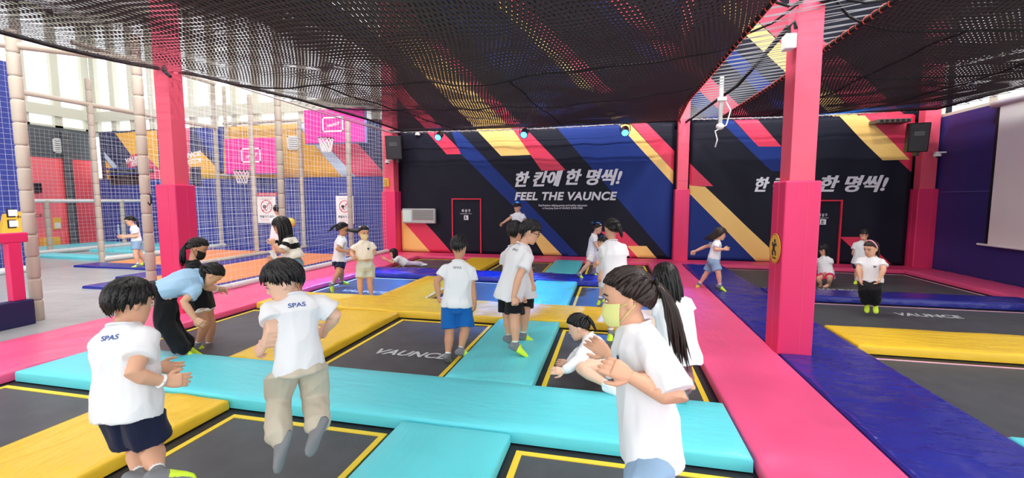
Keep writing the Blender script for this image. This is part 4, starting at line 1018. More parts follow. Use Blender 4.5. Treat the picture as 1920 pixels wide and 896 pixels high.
    mb.ball(hp(0, .375, -.29), (.09 * hh, .03 * hh, .04 * hh), 10, 6, axes=A3); mb.ball(hp(0, .32, -.44), (.1 * hh, .07 * hh, .06 * hh), 10, 6, axes=A3)
    v, nn, fc = remesh(mb, vox, 3)
    body = MB(); body.add(v, fc)
    # hands: palm, four fingers, thumb
    hd = MB()
    for sgn, e, w_, Hp, sh in ((1, eL, wL, LH, shL), (-1, eR, wR, RH, shR)):
        dr = nrm(w_ - e)
        if Hp is not None: dr = nrm(lift(w_, Hp[0], Hp[1], .1 * H, Hp[2]) - w_)
        n0 = -Lv * sgn + f * .25 - U * .1; n0 = n0 - dr * (n0 @ dr)
        if np.linalg.norm(n0) < .3: n0 = -U - dr * (-U @ dr)
        pn = nrm(n0); sd = nrm(np.cross(dr, pn)) * sgn      # towards the thumb side
        if sd @ (f + U * .3) < 0: sd = -sd
        S = H * .1
        hd.loft([ellring(w_ + dr * S * t, sd * S * a, pn * S * b, 12, 2.4) for t, a, b in ((-.12, .16, .14), (.0, .17, .14), (.2, .25, .15), (.42, .28, .14), (.52, .24, .11))])
        for q, (off, ln) in enumerate(((.20, .40), (.07, .46), (-.07, .43), (-.19, .33))):
            p = w_ + dr * S * .46 + sd * S * off; path = [p - dr * S * .08]; ang = .12; dd = dr
            for j, fr in enumerate((.45, .32, .26)):
                ang += curl * (.55 + .1 * q + rnd.uniform(-.06, .06)); dd = dr * math.cos(ang) + pn * math.sin(ang) + sd * off * .25
                p = p + nrm(dd) * S * ln * fr; path.append(p)
            limb(hd, path, [S * .066, S * .064, S * .058, S * .048], 7)
        p = w_ + dr * S * .12 + sd * S * .2; t1 = nrm(dr * .7 + sd * .75 + pn * .3); t2 = nrm(dr * .95 + sd * .25 + pn * .45)
        limb(hd, [p - t1 * S * .05, p + t1 * S * .2, p + t1 * S * .2 + t2 * S * .17, p + t1 * S * .2 + t2 * S * .3], [S * .085, S * .078, S * .064, S * .052], 7)
    if d < 7:
        hv, hn, hfc = remesh(hd, .0032 if d < 4.5 else .0045, 2); body.add(hv, hfc)
    else: body.add(hd.v, hd.f)
    # eyes, brows, mouth
    for s in (-1, 1):
        y = .352
        body.ball(hp(s * .145, y - .012, -.005), (.066 * hh, .03 * hh, .03 * hh), 10, 6, 1, A3)
        body.ball(hp(s * .145, y + .008, -.005), (.03 * hh, .016 * hh, .03 * hh), 10, 6, 2, A3)
        body.tube([hp(s * .22, y - .035, .004), hp(s * .15, y + .018, .032), hp(s * .075, y + .01, .008)], .008 * hh, n=5, mi=2)
        body.tube([hp(s * .24, y - .04, .09), hp(s * .15, y + .025, .115), hp(s * .06, y + .03, .1)], [.010 * hh, .016 * hh, .012 * hh], n=5, mi=2)
    body.tube([hp(-.085, .375, -.285), hp(0, .412, -.28), hp(.085, .375, -.285)], [.008 * hh, .02 * hh, .008 * hh], n=6, mi=3)
    body.tube([hp(-.07, .37, -.312), hp(0, .402, -.315), hp(.07, .37, -.312)], [.008 * hh, .02 * hh, .008 * hh], n=6, mi=3)
    nbody = len(v)
    # ---- clothes
    def folded(mbx, amp, axis, fr=9.0, sm=5):
        v, n_, fcs = remesh(mbx, vox * 1.15, sm); a = nrm(axis); b = nrm(np.cross(a, [.3, .8, .1])); c = np.cross(a, b)
        for i in range(len(v)):
            p = v[i] - P; s = p @ a
            q = noise.noise(Vector((p @ b * fr + s * 2.5, p @ c * fr, s * 3.2 + seed))); q2 = noise.noise(Vector((p @ b * fr * 2.2, p @ c * fr * 2.2 + s * 5, s * 5 + seed)))
            v[i] += n_[i] * (amp * (.9 * (1 - 2 * abs(q)) - .5) + amp * .45 * q2)
        return v, fcs
    amp = .0115 * (1 + .2 * (H - 1))
    w_ = topw
    T = MB(); hem_t = -hem / .315
    tp = [(hem_t, .124 * w_, .094 * w_), (hem_t + .12, .122 * w_, .094 * w_), (.15, .114 * w_, .088 * w_), (.4, .108 * w_, .082 * w_), (.62, .110 * w_, .080 * w_), (.76, .110, .072), (.85, .104, .060), (.92, .080, .052), (.97, .054, .047), (1.0, .043, .043)]
    tp = [q for i, q in enumerate(tp) if i < 2 or q[0] > hem_t + .14]
    T.loft([ellring(sp(t), (Lv if t > .4 else nrm(Lv * (t + .3) + Lh * (.7 - t))) * wd * H, f * dp * H, 22, 2.3) for t, wd, dp in tp])
    for sh, e, wr, s in ((shL, eL, wL, 1), (shR, eR, wR, -1)):
        inn = sh - Lv * s * .035 * H + up * .004 * H
        if top == 'long': limb(T, [inn] + seg(sh, e, (.15, .6, 1)) + seg(e, wr, (.3, .7, .93)), [.042 * H, .044 * H, .043 * H, .04 * H, .036 * H, .031 * H, .027 * H])
        else:
            pts = [inn, sh + (e - sh) * .1, sh + (e - sh) * sleeve * .6, sh + (e - sh) * sleeve]; rr = [.040 * H, .044 * H, .047 * H, .052 * H]
            T.tube([pts[0] - nrm(e - sh) * .02 * H] + pts, [.03 * H] + rr, n=16)
    tv, tf = folded(T, amp, up)
    t_mesh = MB(); t_mesh.add(tv, tf)
    mats = [topc]
    if stripes:
        mats = [topc, stripes[0]]
        for i, fcx in enumerate(t_mesh.f):
            c = np.mean(tv[list(fcx)], 0); q = ((c - P) @ up) / (.315 * H)
            for sh, e, sd_ in ((shL, eL, 1), (shR, eR, -1)):
                ax_ = nrm(e - sh); qa = (c - sh) @ ax_ / (.165 * H); dd = np.linalg.norm(c - sh - ax_ * (qa * .165 * H))
                if qa > .3 and dd < .062 * H and ((c - sp(.8)) @ Lv * sd_ > .075 * H or abs(ax_ @ up) < .6): q = .3 if qa > .55 else .5
            for lo, hi in stripes[1]:
                if lo < q < hi: t_mesh.m[i] = 1
    shirt = t_mesh.build({'tee': 'tee_shirt', 'long': 'long_sleeve_shirt', 'polo': 'polo_shirt'}[top], mats, root, smooth=True, recalc=False)
    bvh = BVHTree.FromPolygons([Vector(p) for p in tv], tf)
    def onto(nm, body_, cz, w, h, sgn, m, off=.02, cx=0.0):
        uv, fs = text_mesh(body_, offset=off); b = MB(); vs = []
        for u_, v_ in uv:
            p = sp(cz) + Lv * ((cx + (u_ - .5) * w) * H * (1 if sgn > 0 else -1)) + up * (v_ - .5) * h * H; o_ = p + f * sgn * .5
            r = bvh.ray_cast(Vector(o_), Vector(-f * sgn)); vs.append(np.array(r[0]) + f * sgn * .002 if r[0] else p + f * sgn * .07 * H)
        b.add(vs, fs); b.build(nm, m, shirt, recalc=False)
    if text: onto('lettering', text[0], .84, .066, .018, -1, text[1])
    if emblem:
        b = MB(); vs = []; o0 = []
        for poly in ([(-.5, .5), (-.2, .35), (0, .55), (.2, .35), (.5, .5), (.42, -.1), (0, -.55), (-.42, -.1)],):
            for u_, v_ in poly:
                p = sp(.66) + Lv * (emblem[2] + u_ * .032) * H + up * v_ * .03 * H; r = bvh.ray_cast(Vector(p + f * .5), Vector(-f)); vs.append(np.array(r[0]) + f * .003 if r[0] else p + f * .08 * H)
            b.add(vs, [tuple(range(len(poly)))])
        b.build('emblem', emblem[1], shirt, recalc=False)
    col = MB(); col.tube([sp(.975) + Lv * .047 * H * math.cos(t) + f * (.046 * H * math.sin(t)) - up * .012 * H * math.sin(t) for t in np.linspace(0, 2 * math.pi, 25)], (.012 if top == 'polo' else .006) * H, n=6)
    col.build('collar', mats[0], shirt, smooth=True)
    Bm = MB(); long_ = bottom == 'trousers'
    Bm.loft([ellring(sp(t), Lh * wd * H * bw, fh * dp * H * bw, 20, 2.3) for t, wd, dp in ((-.15, .094, .078), (-.02, .106, .084), (.1, .1, .076), (.2, .086, .064)) + (((max(.3, hem_t + .2), .086, .064),) if hem_t > 0 else ())])
    for hp_, k, a in ((hipL, kL, aL), (hipR, kR, aR)):
        q = .060 * H * bw
        if long_: limb(Bm, seg(hp_, k, (0, .5, .92, 1)) + seg(k, a, (.1, .5, .9)), [q, q * .95, q * .84, q * .82, q * .80, q * .78, q * .80])
        else:
            pts = [hp_ + U * .01 * H] + seg(hp_, k, (.15, .5 * blen, blen)); Bm.tube([pts[0] + nrm(hp_ - k) * .03 * H] + pts, [q * .6, q, q * 1.04, q * 1.02, q * 1.1], n=18)
    bv, bf = folded(Bm, amp * 1.25, nrm(hipL - kL), 8); 
    for i in range(len(bv)):     # the waistband tucks in under the shirt
        t = (bv[i] - P) @ up / np.linalg.norm(spine); c = sp(min(max(t, -.4), 1)); r = bv[i] - c; rl = np.linalg.norm(r)
        if t > hem_t and rl < .16 * H: bv[i] = c + r * (1 - .26 * min(1, (t - hem_t) / .12))
    b_mesh = MB(); b_mesh.add(bv, bf)
    b_mesh.build('trousers' if long_ else 'shorts', botc, root, smooth=True, recalc=False)
    # ---- skin under the cloth stays under it
    pbv = BVHTree.FromPolygons([Vector(p) for p in bv], bf)
    def along(p, a, b): d_ = b - a; L_ = np.linalg.norm(d_); q = (p - a) @ d_ / L_ / L_; return q, np.linalg.norm(p - a - d_ * q)
    for i in range(nbody):
        p = np.array(body.v[i]); t = (p - P) @ up / np.linalg.norm(spine); tree = None
        rad = np.linalg.norm(p - sp(min(max(t, 0), 1)))
        if hem_t + .05 < t < .93 and rad < .125 * H: tree = bvh
        else:
            for sh, e, wr in ((shL, eL, wL), (shR, eR, wR)):
                q, dd = along(p, sh, e); lim = .97 if top == 'long' else sleeve - .12
                if -.3 < q < lim and dd < .06 * H: tree = bvh
                if top == 'long':
                    q, dd = along(p, e, wr)
                    if -.05 < q < .84 and dd < .05 * H: tree = bvh
        if tree is None:
            for hp_, k, a in ((hipL, kL, aL), (hipR, kR, aR)):
                q, dd = along(p, hp_, k)
                if -.3 < q < ((blen - .12) if not long_ else 1) and dd < .09 * H: tree = pbv
                if long_:
                    q, dd = along(p, k, a)
                    if -.1 < q < .8 and dd < .07 * H: tree = pbv
        if tree is not None:
            r = tree.find_nearest(Vector(p))
            if r[0] is not None:
                n_ = np.array(r[1]); l_ = np.array(r[0])
                if (p - l_) @ n_ > -.005 and r[3] < .05: body.v[i] = tuple(l_ - n_ * .008)
    body.build('body', [skin, EYEW, EYED, LIPS], root, smooth=True, recalc=False)
    # ---- feet in socks
    for k, a, fd, s, kind in ((kL, aL, tL, 1, socks[0]), (kR, aR, tR, -1, socks[1])):
        sh = nrm(a - k); un = -sh - fd * (-sh @ fd); un = nrm(un) if np.linalg.norm(un) > .2 else U
        sdv = np.cross(un, fd); S = .155 * H; heel = a - fd * S * .24 - un * S * .16
        M = MB()
        M.loft([ellring(heel + fd * S * t + un * S * z, sdv * S * wd * .88, un * S * ht * .95, 14, 2.3) for t, z, wd, ht in ((-.03, .0, .06, .06), (.03, .0, .135, .15), (.18, .04, .16, .21), (.36, .05, .165, .22), (.55, .0, .185, .165), (.75, -.04, .2, .12), (.9, -.06, .17, .09), (.99, -.07, .08, .05))])
        c0 = a - sh * cuff * H; limb(M, [a + sh * .01 * H, a - sh * .02 * H, c0], [.025 * H, .0235 * H, .0250 * H], 14)
        fv, fn, ff = remesh(M, max(.004, vox * .7), 2); mi = []
        for fcx in ff:
            c = np.mean(fv[list(fcx)], 0) - heel; t = (c @ fd) / S; z = (c @ un) / S; up_a = ((fv[fcx[0]] - a) @ -sh) / H
            if kind == 'white': mi.append(2)
            elif kind == 'bare': mi.append(3)
            elif kind == 'plain': mi.append(1 if z < -.2 and .2 < t < .9 else 0)
            elif up_a > .018: mi.append(2 if kind == 'grip' else 0)
            elif t > .42 and z > -.13: mi.append(1)
            else: mi.append(0)
        so = MB(); so.add(fv, ff); so.m = mi; so.build('foot' if kind == 'bare' else 'sock', [S_GREY, S_NEON, S_WHITE, skin], root, smooth=True, recalc=False)
    # ---- hair
    hb = MB(); E = np.array([.352, .452, .44]); ctr = (0, -.03, .075)
    def sk(th, ph, k=1.0):
        return hp(ctr[0] + E[0] * k * math.sin(th) * math.sin(ph), ctr[1] + E[1] * k * math.sin(th) * math.cos(ph), ctr[2] + E[2] * k * math.cos(th))
    def line(ph):
        a = abs(((ph + math.pi) % (2 * math.pi)) - math.pi) * 180 / math.pi
        tab = [min(fringe, 60), min(fringe, 60) + 3, 72, 90, 103, 122, 134, 138] if hair in ('pony', 'lowpony', 'bun') else [fringe, fringe + 2, 83, 98, 96, 118, 136, 141] if hair == 'short' else [fringe, fringe + 2, 84, 106, 104, 122, 138, 142]
        return math.radians(np.interp(a, [0, 35, 62, 80, 100, 125, 150, 180], tab))
    nph, nth = 40, 12
    def capg(u, v):
        ph = -math.pi + 2 * math.pi * u; th = max(.02, line(ph) * .97 * v); k = 1.03 + .012 * noise.noise(Vector((u * 30, v * 6, seed))); k -= .05 * max(0, v - .85) / .15 * .6
        return sk(th, ph, k)
    hb.grid(capg, nph, nth)
    hang_v = nrm(np.array(hang, float)) if hang is not None else -U
    if hang is not None: hang_v = nrm(ir * hang[0] + vd * hang[1] + U * hang[2])
    pony = hair in ('pony', 'lowpony', 'bun'); tie_th = math.radians({'pony': 78, 'lowpony': 108, 'bun': 70}.get(hair, 90))
    nl = 150 if d < 4 else 110 if d < 9 else 80
    tie = sk(tie_th, math.pi, 1.08)
    def lock(pts, wd, flat=.35):
        n = len(pts); rings = []
        for i, p in enumerate(pts):
            t = nrm(pts[min(i + 1, n - 1)] - pts[max(i - 1, 0)]); o_ = p - hp(0, -.03, 0); o_ = o_ - t * (o_ @ t); o_ = nrm(o_); s_ = np.cross(t, o_); q = i / (n - 1)
            w2 = wd * ((.15 if pony else .55) + (.85 if pony else .45) * math.sin(math.pi * min(1, q * .9 + (.05 if pony else .15)))) * (1 - q ** 3 * .85); rings.append([p + s_ * w2, p + o_ * w2 * flat, p - s_ * w2, p - o_ * w2 * flat])
        hb.loft(rings)
    for i in range(nl):
        ph = -math.pi + 2 * math.pi * ((i * .618034) % 1.0); tm = line(ph); wd = hh * .075 * rnd.uniform(.8, 1.25)
        if pony:
            st = np.array([math.sin(ph) * math.sin(tm * .98), math.cos(ph) * math.sin(tm * .98), math.cos(tm * .98)]); en = np.array([0, -math.sin(tie_th), math.cos(tie_th)]); pts = []
            f0 = rnd.uniform(0, .75) if rnd.random() < .6 else 0
            for q in np.linspace(f0, 1, 7):
                dv = nrm(st * (1 - q) + en * q + np.array([0, 0, .35 * math.sin(math.pi * q)]) * (1 if math.cos(ph) > -.2 else 0)); k = 1.035 + rnd.uniform(0, .03)
                pts.append(hp(ctr[0] + E[0] * k * dv[0], ctr[1] + E[1] * k * dv[1], ctr[2] + E[2] * k * dv[2]))
            lock(pts, wd)
        else:
            th0 = rnd.uniform(.02, .5) * tm; end = tm * rnd.uniform(.88, 1.12); pts = []; tw = rnd.uniform(-.25, .25)
            aph = abs(ph); longl = hair in ('long', 'half', 'bob') and aph > math.radians(72)
            if longl: end = math.radians(92)
            for q in np.linspace(0, 1, 7):
                k = 1.05 + .035 * rnd.random() + (rnd.uniform(.0, .09) * q ** 4 if not longl else .03); pts.append(sk(th0 + (end - th0) * q, ph + tw * q * (1 if not longl else .3), k))
            if longl:
                ln = hlen * H * rnd.uniform(.8, 1.05); p = pts[-1]; dr = nrm(pts[-1] - pts[-2]); b0 = nrm(p - Hc) * .02 - (hx * 0)
                for q in range(6):
                    dr = nrm(dr * .45 + hang_v * .8 + np.array([rnd.uniform(-.07, .07) for _ in range(3)]) - hf * .10 * (q < 2)); p = p + dr * ln / 6; pts.append(p.copy())
                wd *= 1.15
            lock(pts, wd)
    if hair in ('pony', 'lowpony'):
        for i in range(46 if d < 6 else 30):
            p = tie + (hx * rnd.uniform(-.06, .06) + hz * rnd.uniform(-.06, .06)) * hh; pts = [sk(tie_th, math.pi, 1.0), p]; dr = nrm(-hf + hz * .15 + hx * rnd.uniform(-.3, .3)); ln = hlen * H * rnd.uniform(.75, 1.05)
            for q in range(6):
                dr = nrm(dr * .42 + hang_v * .7 + np.array([rnd.uniform(-.12, .12) for _ in range(3)])); p = p + dr * ln / 6; pts.append(p.copy())
            lock(pts, hh * .08, .6)
    if hair == 'bun':
        for i in range(34):
            a = rnd.uniform(0, 6.28); r = hh * .17; c = tie - hf * hh * .12; b = rnd.uniform(-1, 1); ax = nrm(hf * b + hx * math.cos(a) + hz * math.sin(a)); e2 = nrm(np.cross(ax, hf + .01)); e3 = np.cross(ax, e2)
            lock([c + (e2 * math.cos(t) + e3 * math.sin(t)) * r for t in np.linspace(0, 4, 7)], hh * .06, .6)
    ho = hb.build('hair', hairc, root, smooth=True)
    if pony:
        m_ = MB(); R = hh * .085; m_.tube([tie + (hx * math.cos(t) + hz * math.sin(t)) * R - hf * hh * .02 for t in np.linspace(0, 6.283, 15)], hh * .03, n=6); m_.build('hair_tie', MASKC['black'], root, smooth=True)
    # ---- accessories
    if mask:
        m_ = MB()
        def mk(u, v):
            z = -.47 + .42 * v; ph = math.radians(-74 + 148 * u); wx, fy, by = head_pt(z); cy = (fy + by) / 2 * .6; bul = .05 * math.cos(ph) ** 2 * math.sin(math.pi * min(1, v * .9 + .1))
            return hp((wx + .03) * math.sin(ph), cy + (fy - cy + .035 + bul) * math.cos(ph), z)
        m_.grid(mk, 18, 10)
        for s in (-1, 1):
            m_.tube([mk(0 if s < 0 else 1, .85), hp(s * .36, -.1, -.02), hp(s * .36, -.12, -.1), mk(0 if s < 0 else 1, .2)], .01 * hh, n=5)
        m_.build('face_mask', MASKC[mask], root, smooth=True)
    if glasses:
        m_ = MB()
        for s in (-1, 1):
            m_.tube([hp(s * .15 + .115 * math.cos(t), .40 - .03 * abs(math.cos(t)), -.005 + .085 * math.sin(t)) for t in np.linspace(0, 6.283, 17)], .012 * hh, n=5)
            m_.tube([hp(s * .26, .37, .01), hp(s * .35, .1, .0), hp(s * .36, -.05, -.02)], .012 * hh, n=5)
        m_.tube([hp(-.04, .41, .01), hp(.04, .41, .01)], .012 * hh, n=5); m_.build('glasses', mat('glasses_' + glasses, {'gold': (190, 150, 90), 'dark': (40, 36, 36), 'red': (170, 60, 60)}[glasses], rough=.3, metal=.3), root, smooth=True)
    if band:
        m_ = MB(); m_.tube([sk(math.radians(b), s * math.radians(90 - 12 * (1 - b / 100)), 1.10) for s, rg in ((-1, range(96, 0, -12)), (1, range(0, 100, 12))) for b in rg], hh * .045, n=8)
        m_.build('headband', mat('band_' + band, {'pink': (236, 160, 176), 'white': (240, 240, 244)}[band], rough=.6), root, smooth=True)
    if clip:
        m_ = MB()
        for s in (-1, 1): m_.ball(sk(math.radians(48), s * math.radians(clip), 1.12), (.09 * hh, .06 * hh, .06 * hh), 10, 8, axes=A3)
        m_.build('hair_clip', WHITE, root, smooth=True)
    if wrist:
        for e, w0 in ((eL, wL), (eR, wR)):
            m_ = MB(); dr = nrm(w0 - e); a = nrm(np.cross(dr, U + .1)); b = np.cross(dr, a)
            if (w0 is wL and 'L' in wrist) or (w0 is wR and 'R' in wrist):
                m_.tube([w0 - dr * .012 * H + (a * math.cos(t) + b * math.sin(t)) * .0205 * H for t in np.linspace(0, 6.283, 17)], .006 * H, n=6); m_.build('wristband', WHITE, root, smooth=True)
    return dict(root=root, wL=wL, wR=wR, aL=aL, aR=aR, P=P, Hc=Hc, H=H, kL=kL, kR=kR)

SP_B = mat('print_blue', (60, 92, 160), rough=.7); SP_G = mat('print_grey', (110, 112, 120), rough=.7); SP_N = mat('print_navy', (52, 56, 84), rough=.7)
# --- foreground
person('boy in white tee and navy shorts landing at the left, seen from behind', 1.36, 2.25, (240, 748), (231, 607, .05), (243, 566, .2), face=128, hface=118, hpitch=10, cface=138,
       LA=[(240, 685, .9), (296, 688, -.1)], LH=(326, 690, .1), RA=[(249, 702, -.2, -.09), (309, 716, .5)], RH=(341, 712, .1), LL=[(258, 838, .95), (262, 893, -.95)], RL=[(285, 836, .9), (296, 888, -.9)], LT=(300, 905, -.2), RT=(352, 890, .2),
       botc=C_NAVY, hair='short', text=('SPAS', SP_B), cuff=.085, seed=3, curl=.35, topw=1.0, wrist='R', blen=.82, bw=1.1)
person('boy in white tee with blue back print and beige trousers, jumping', 1.42, 2.62, (560, 678), (551, 551, 0), (531, 526, -.2), face=198, hface=262, hpitch=14, cface=188,
       LA=[(515, 612, -.3), (495, 647, .3)], LH=(485, 657, .3), RA=[(630, 592, .1), (611, 618, .6)], RH=(602, 626, .6), LL=[(520, 746, .6), (524, 826, -.5)], RL=[(592, 744, .6), (593, 800, -.6)], LT=(510, 866, -.1), RT=(582, 822, -.1),
       bottom='trousers', botc=C_BEIGE, bw=1.08, hair='short', text=('SPAS', SP_B), socks=('plain', 'plain'), skin=SKINL, seed=4, curl=.9, hem=.045, topw=.82, sleeve=.7)
person('girl in white tee, pale yellow mask and long ponytail, running past close to the camera', 1.49, 1.86, (1216, 800), (1190, 606, 0), (1176, 557, 0), face=285, hface=272, hpitch=4, cface=290,
       LA=[(1272, 752, -.35), (1182, 706, -.2)], LH=(1156, 692, -.1), RA=[(1180, 720, .9), (1140, 664, .2)], RH=(1120, 648, .1), LL=[(1206, 985, 0), (1230, 1150, .5)], RL=[(1236, 990, .1), (1240, 1140, .4)],
       bottom='trousers', botc=C_DENIM, bw=1.1, hair='pony', hang=(.18, .05, -1), hlen=.27, mask='yellow', hairc=HAIRB, seed=5, topw=.9, curl=.5, hem=.095, emblem=('', SP_N, .03), sleeve=.86)
# --- left bay
person('girl in light blue polo and black trousers bending forward', 1.48, 4.78, (310, 545), (379, 524, -.1), (397, 514, -.2), face=95, hface=95, hpitch=38, bow=.03,
       RA=[(344, 566, -.4), (366, 598, -.2)], RH=(378, 606, -.1), LA=[(390, 540, .5), (408, 540, .3)], LH=(428, 544, .2), RL=[(308, 605, -.2), (346, 657, -.1)], LL=[(318, 603, .3), (352, 650, .3)], RT=(372, 664, 0), LT=(376, 656, .1),
       top='polo', topc=C_LBLUE, bottom='trousers', bw=1.25, hair='lowpony', hlen=.13, hang=(.2, 0, -1), seed=6, hem=.04, wrist='L')
person('girl in black tee and white shorts wearing a black face mask, stooping', 1.38, 5.32, (377, 562), (361, 487, .1), (371, 464, -.1), face=80, hface=78, hpitch=22,
       RA=[(362, 526, .1), (372, 556, .3)], LA=[(372, 526, .5), (380, 556, .5)], RL=[(384, 610, -.4), (371, 645, .4)], LL=[(396, 608, .1), (391, 646, .5)], RT=(392, 655, 0), LT=(422, 651, 0),
       topc=C_BLACK, botc=C_IVORY, hair='lowpony', hlen=.2, mask='black', seed=7, blen=.5, skin=SKIND)
person('girl in black and white striped top with glasses and denim shorts', 1.50, 6.7, (552, 492), (538, 439, .1), (527, 423, 0), face=275, hface=265, hpitch=10,
       LA=[(529, 473, -.5), (513, 458, .1)], LH=(507, 444, 0), RA=[(520, 468, .6), (512, 480, .3)], LL=[(553, 535, -.4), (556, 574, .3)], RL=[(559, 535, .2), (562, 572, .4)],
       topc=C_BLACK, stripes=(C_IVORY, [(.1, .42), (.6, .80)]), botc=C_DENIM, hair='long', hlen=.24, glasses='gold', seed=8, topw=1.12, sleeve=.85, hem=-.045, curl=1.1, clip=False)
person('girl in white tee and denim shorts running inside the far left cage', 1.32, 10.95, (256, 452), (251, 423, 0), (244, 414, 0), face=268, hpitch=14,
       LA=[(257, 443, -.3), (233, 444, 0)], LH=(222, 445, 0), RA=[(250, 441, .4), (230, 443, .3)], LL=[(254, 475, -.4), (259, 496, .3)], RL=[(263, 476, .3), (272, 492, .4)], botc=C_DENIM, hair='lowpony', hlen=.16, seed=9, blen=.7, hem=0, topw=.85)
person('child in white tee inside the cage before the red-headed poster, back turned', 1.40, 10.8, (521, 441), (521, 405, 0), (520, 392, 0), face=165, hface=185, RA=[(534, 415, .2), (543, 416, .3)], LA=[(510, 420, 0), (511, 434, .3)], botc=C_BLACK, hair='short', seed=10)
person('girl in white tee and navy shorts running, ponytail flying', 1.42, 8.5, (636, 491), (640, 440, 0), (642, 429, -.1), face=110, hface=95, RA=[(632, 468, -.3), (648, 471, 0)], LA=[(648, 465, .5), (656, 470, .3)],
       RL=[(635, 511, -.3), (623, 533, .3)], LL=[(640, 510, .4), (640, 528, .8)], RT=(628, 546, -.2), botc=C_NAVY, hair='pony', hang=(-.6, .1, -.6), hlen=.14, seed=11, blen=.6, hem=0, topw=.9, skin=SKIND)
person('girl in cream tee, cream face mask and pale shorts, standing with bent arms', 1.35, 7.85, (685, 500), (681, 450, 0), (682, 436, 0), face=12, hface=25, hpitch=12, RA=[(659, 474, 0), (663, 482, -.6)], LA=[(703, 474, 0), (686, 482, -.6)],
       RL=[(675, 530, -.1), (677, 556, .2)], LL=[(693, 530, -.1), (697, 557, .2)], topc=C_CREAM, botc=C_GREYG, hair='lowpony', hang=(-1, 0, .1), hlen=.2, mask='cream', seed=12, blen=.7, hem=-.085, bw=1.1, emblem=('', SP_N, .04), clip=100, curl=1.0)
p = person('small girl in white tee lying on her front at the far left trampoline', 1.2, 11.6, (757, 492), (742, 482, -.1), (736, 471, -.1), face=275, hface=280, hpitch=0, LA=[(736, 493, -.5), (724, 486, 0)], RA=[(731, 490, .6), (720, 484, .1)],
       LL=[(776, 494, -.3), (790, 495, 0)], RL=[(776, 493, .3), (792, 494, .2)], LT=(797, 494, 0), RT=(799, 493, .1), bottom='trousers', botc=C_LILAC, bw=.85, hair='long', hlen=.2, socks=('white', 'white'), seed=13)
person('boy in white tee and bright blue shorts standing with his back turned', 1.41, 4.9, (858, 572), (860, 474, 0), (861, 455, 0), face=172, hface=160, hpitch=16, LA=[(819, 528, 0), (822, 556, .1)], LH=(828, 573, .1), RA=[(886, 540, .1), (890, 570, .1)], RH=(885, 588, .1),
       LL=[(843, 622, .1), (840, 667, 0)], RL=[(872, 618, .1), (864, 655, 0)], LT=(846, 680, .6), RT=(884, 660, .3), botc=C_BLUE, hair='short', text=('SPAS', SP_G), seed=14, topw=1.05, bw=1.1, blen=.88, hem=.012, skin=SKIND, cuff=.06)
person('boy in white tee and black shorts on the turquoise pad, front one of the pair', 1.48, 4.86, (957, 543), (982, 453, -.1), (994, 434, -.2), face=125, hface=100, hpitch=14, cface=128, RA=[(969, 528, -.5, -.1), (963, 557, .2)], RH=(968, 572, 0), LA=[(984, 525, .6), (978, 552, .3)],
       RL=[(965, 598, -.2), (967, 645, .2)], LL=[(952, 594, .2), (955, 631, .2)], RT=(992, 659, 0), LT=(978, 641, .1), botc=C_BLACK, hair='short', glasses='dark', seed=15, topw=1.02, bw=1.12, blen=.82, text=('SPAS', SP_G), cuff=.075, curl=1.2)
person('boy in white tee and black shorts on the turquoise pad, behind the other boy', 1.49, 5.35, (976, 540), (962, 447, .1), (966, 426, 0), face=150, hface=160, hpitch=10, RA=[(992, 505, 0), (998, 534, .1)], LA=[(948, 505, .4), (950, 530, .3)],
       RL=[(985, 585, -.1), (981, 627, .2)], LL=[(968, 588, .2), (968, 630, .3)], RT=(1003, 633, .2), LT=(984, 636, .3), botc=C_BLACK, hair='short', text=('SPAS', SP_G), seed=16, topw=1.05, bw=1.05, blen=.82, cuff=.075)
person('boy jumping high before the banner, arm out, hair tinted by blue light', 1.38, 11.2, (973, 431), (970, 398, 0), (970, 388, 0), face=350, hface=345, hpitch=10, RA=[(957, 408, -.1), (943, 418, -.3)], LA=[(983, 413, 0), (984, 427, -.2)], botc=C_NAVY, hair='short', seed=17, fringe=84)
person('girl in white tee with white hair bow running across the far blue pad', 1.28, 9.4, (1109, 478), (1115, 436, 0), (1121, 426, 0), face=95, RA=[(1117, 459, -.3), (1123, 468, 0)], LA=[(1121, 455, .5), (1127, 462, .3)], RL=[(1101, 497, -.2), (1087, 513, .3)], LL=[(1116, 498, .3), (1113, 511, .6)], RT=(1096, 520, 0), LT=(1122, 515, .2),
       botc=C_IVORY, hair='bun', clip=60, seed=18, blen=.6, hem=0, topw=.9)
person('small girl half hidden behind the girl with the ponytail', 1.16, 7.45, (1131, 503), (1130, 466, 0), (1130, 454, 0), face=300, hface=310, LA=[(1134, 486, -.3), (1124, 492, -.3)], RA=[(1121, 484, 0), (1118, 494, -.2)], LL=[(1130, 535, -.2), (1125, 560, .3)], RL=[(1138, 535, .2), (1140, 558, .3)], LT=(1119, 569, -.2), botc=C_IVORY, hair='long', hlen=.14, seed=19, blen=.5)
person('girl with long swinging ponytail in white tee, back turned, beside the blue pad', 1.47, 5.68, (1150, 520), (1147, 450, 0), (1147, 428, 0), face=205, hface=215, LA=[(1138, 490, 0), (1127, 514, -.2)], LH=(1124, 524, 0), RA=[(1170, 490, .2), (1172, 515, .1)], LL=[(1146, 575, 0), (1145, 622, .1)], RL=[(1160, 575, .1), (1162, 620, .1)], LT=(1141, 634, -.3),
       botc=C_IVORY, hair='pony', hang=(.25, 0, -.9), hlen=.12, seed=20, topw=1.1, blen=.55)
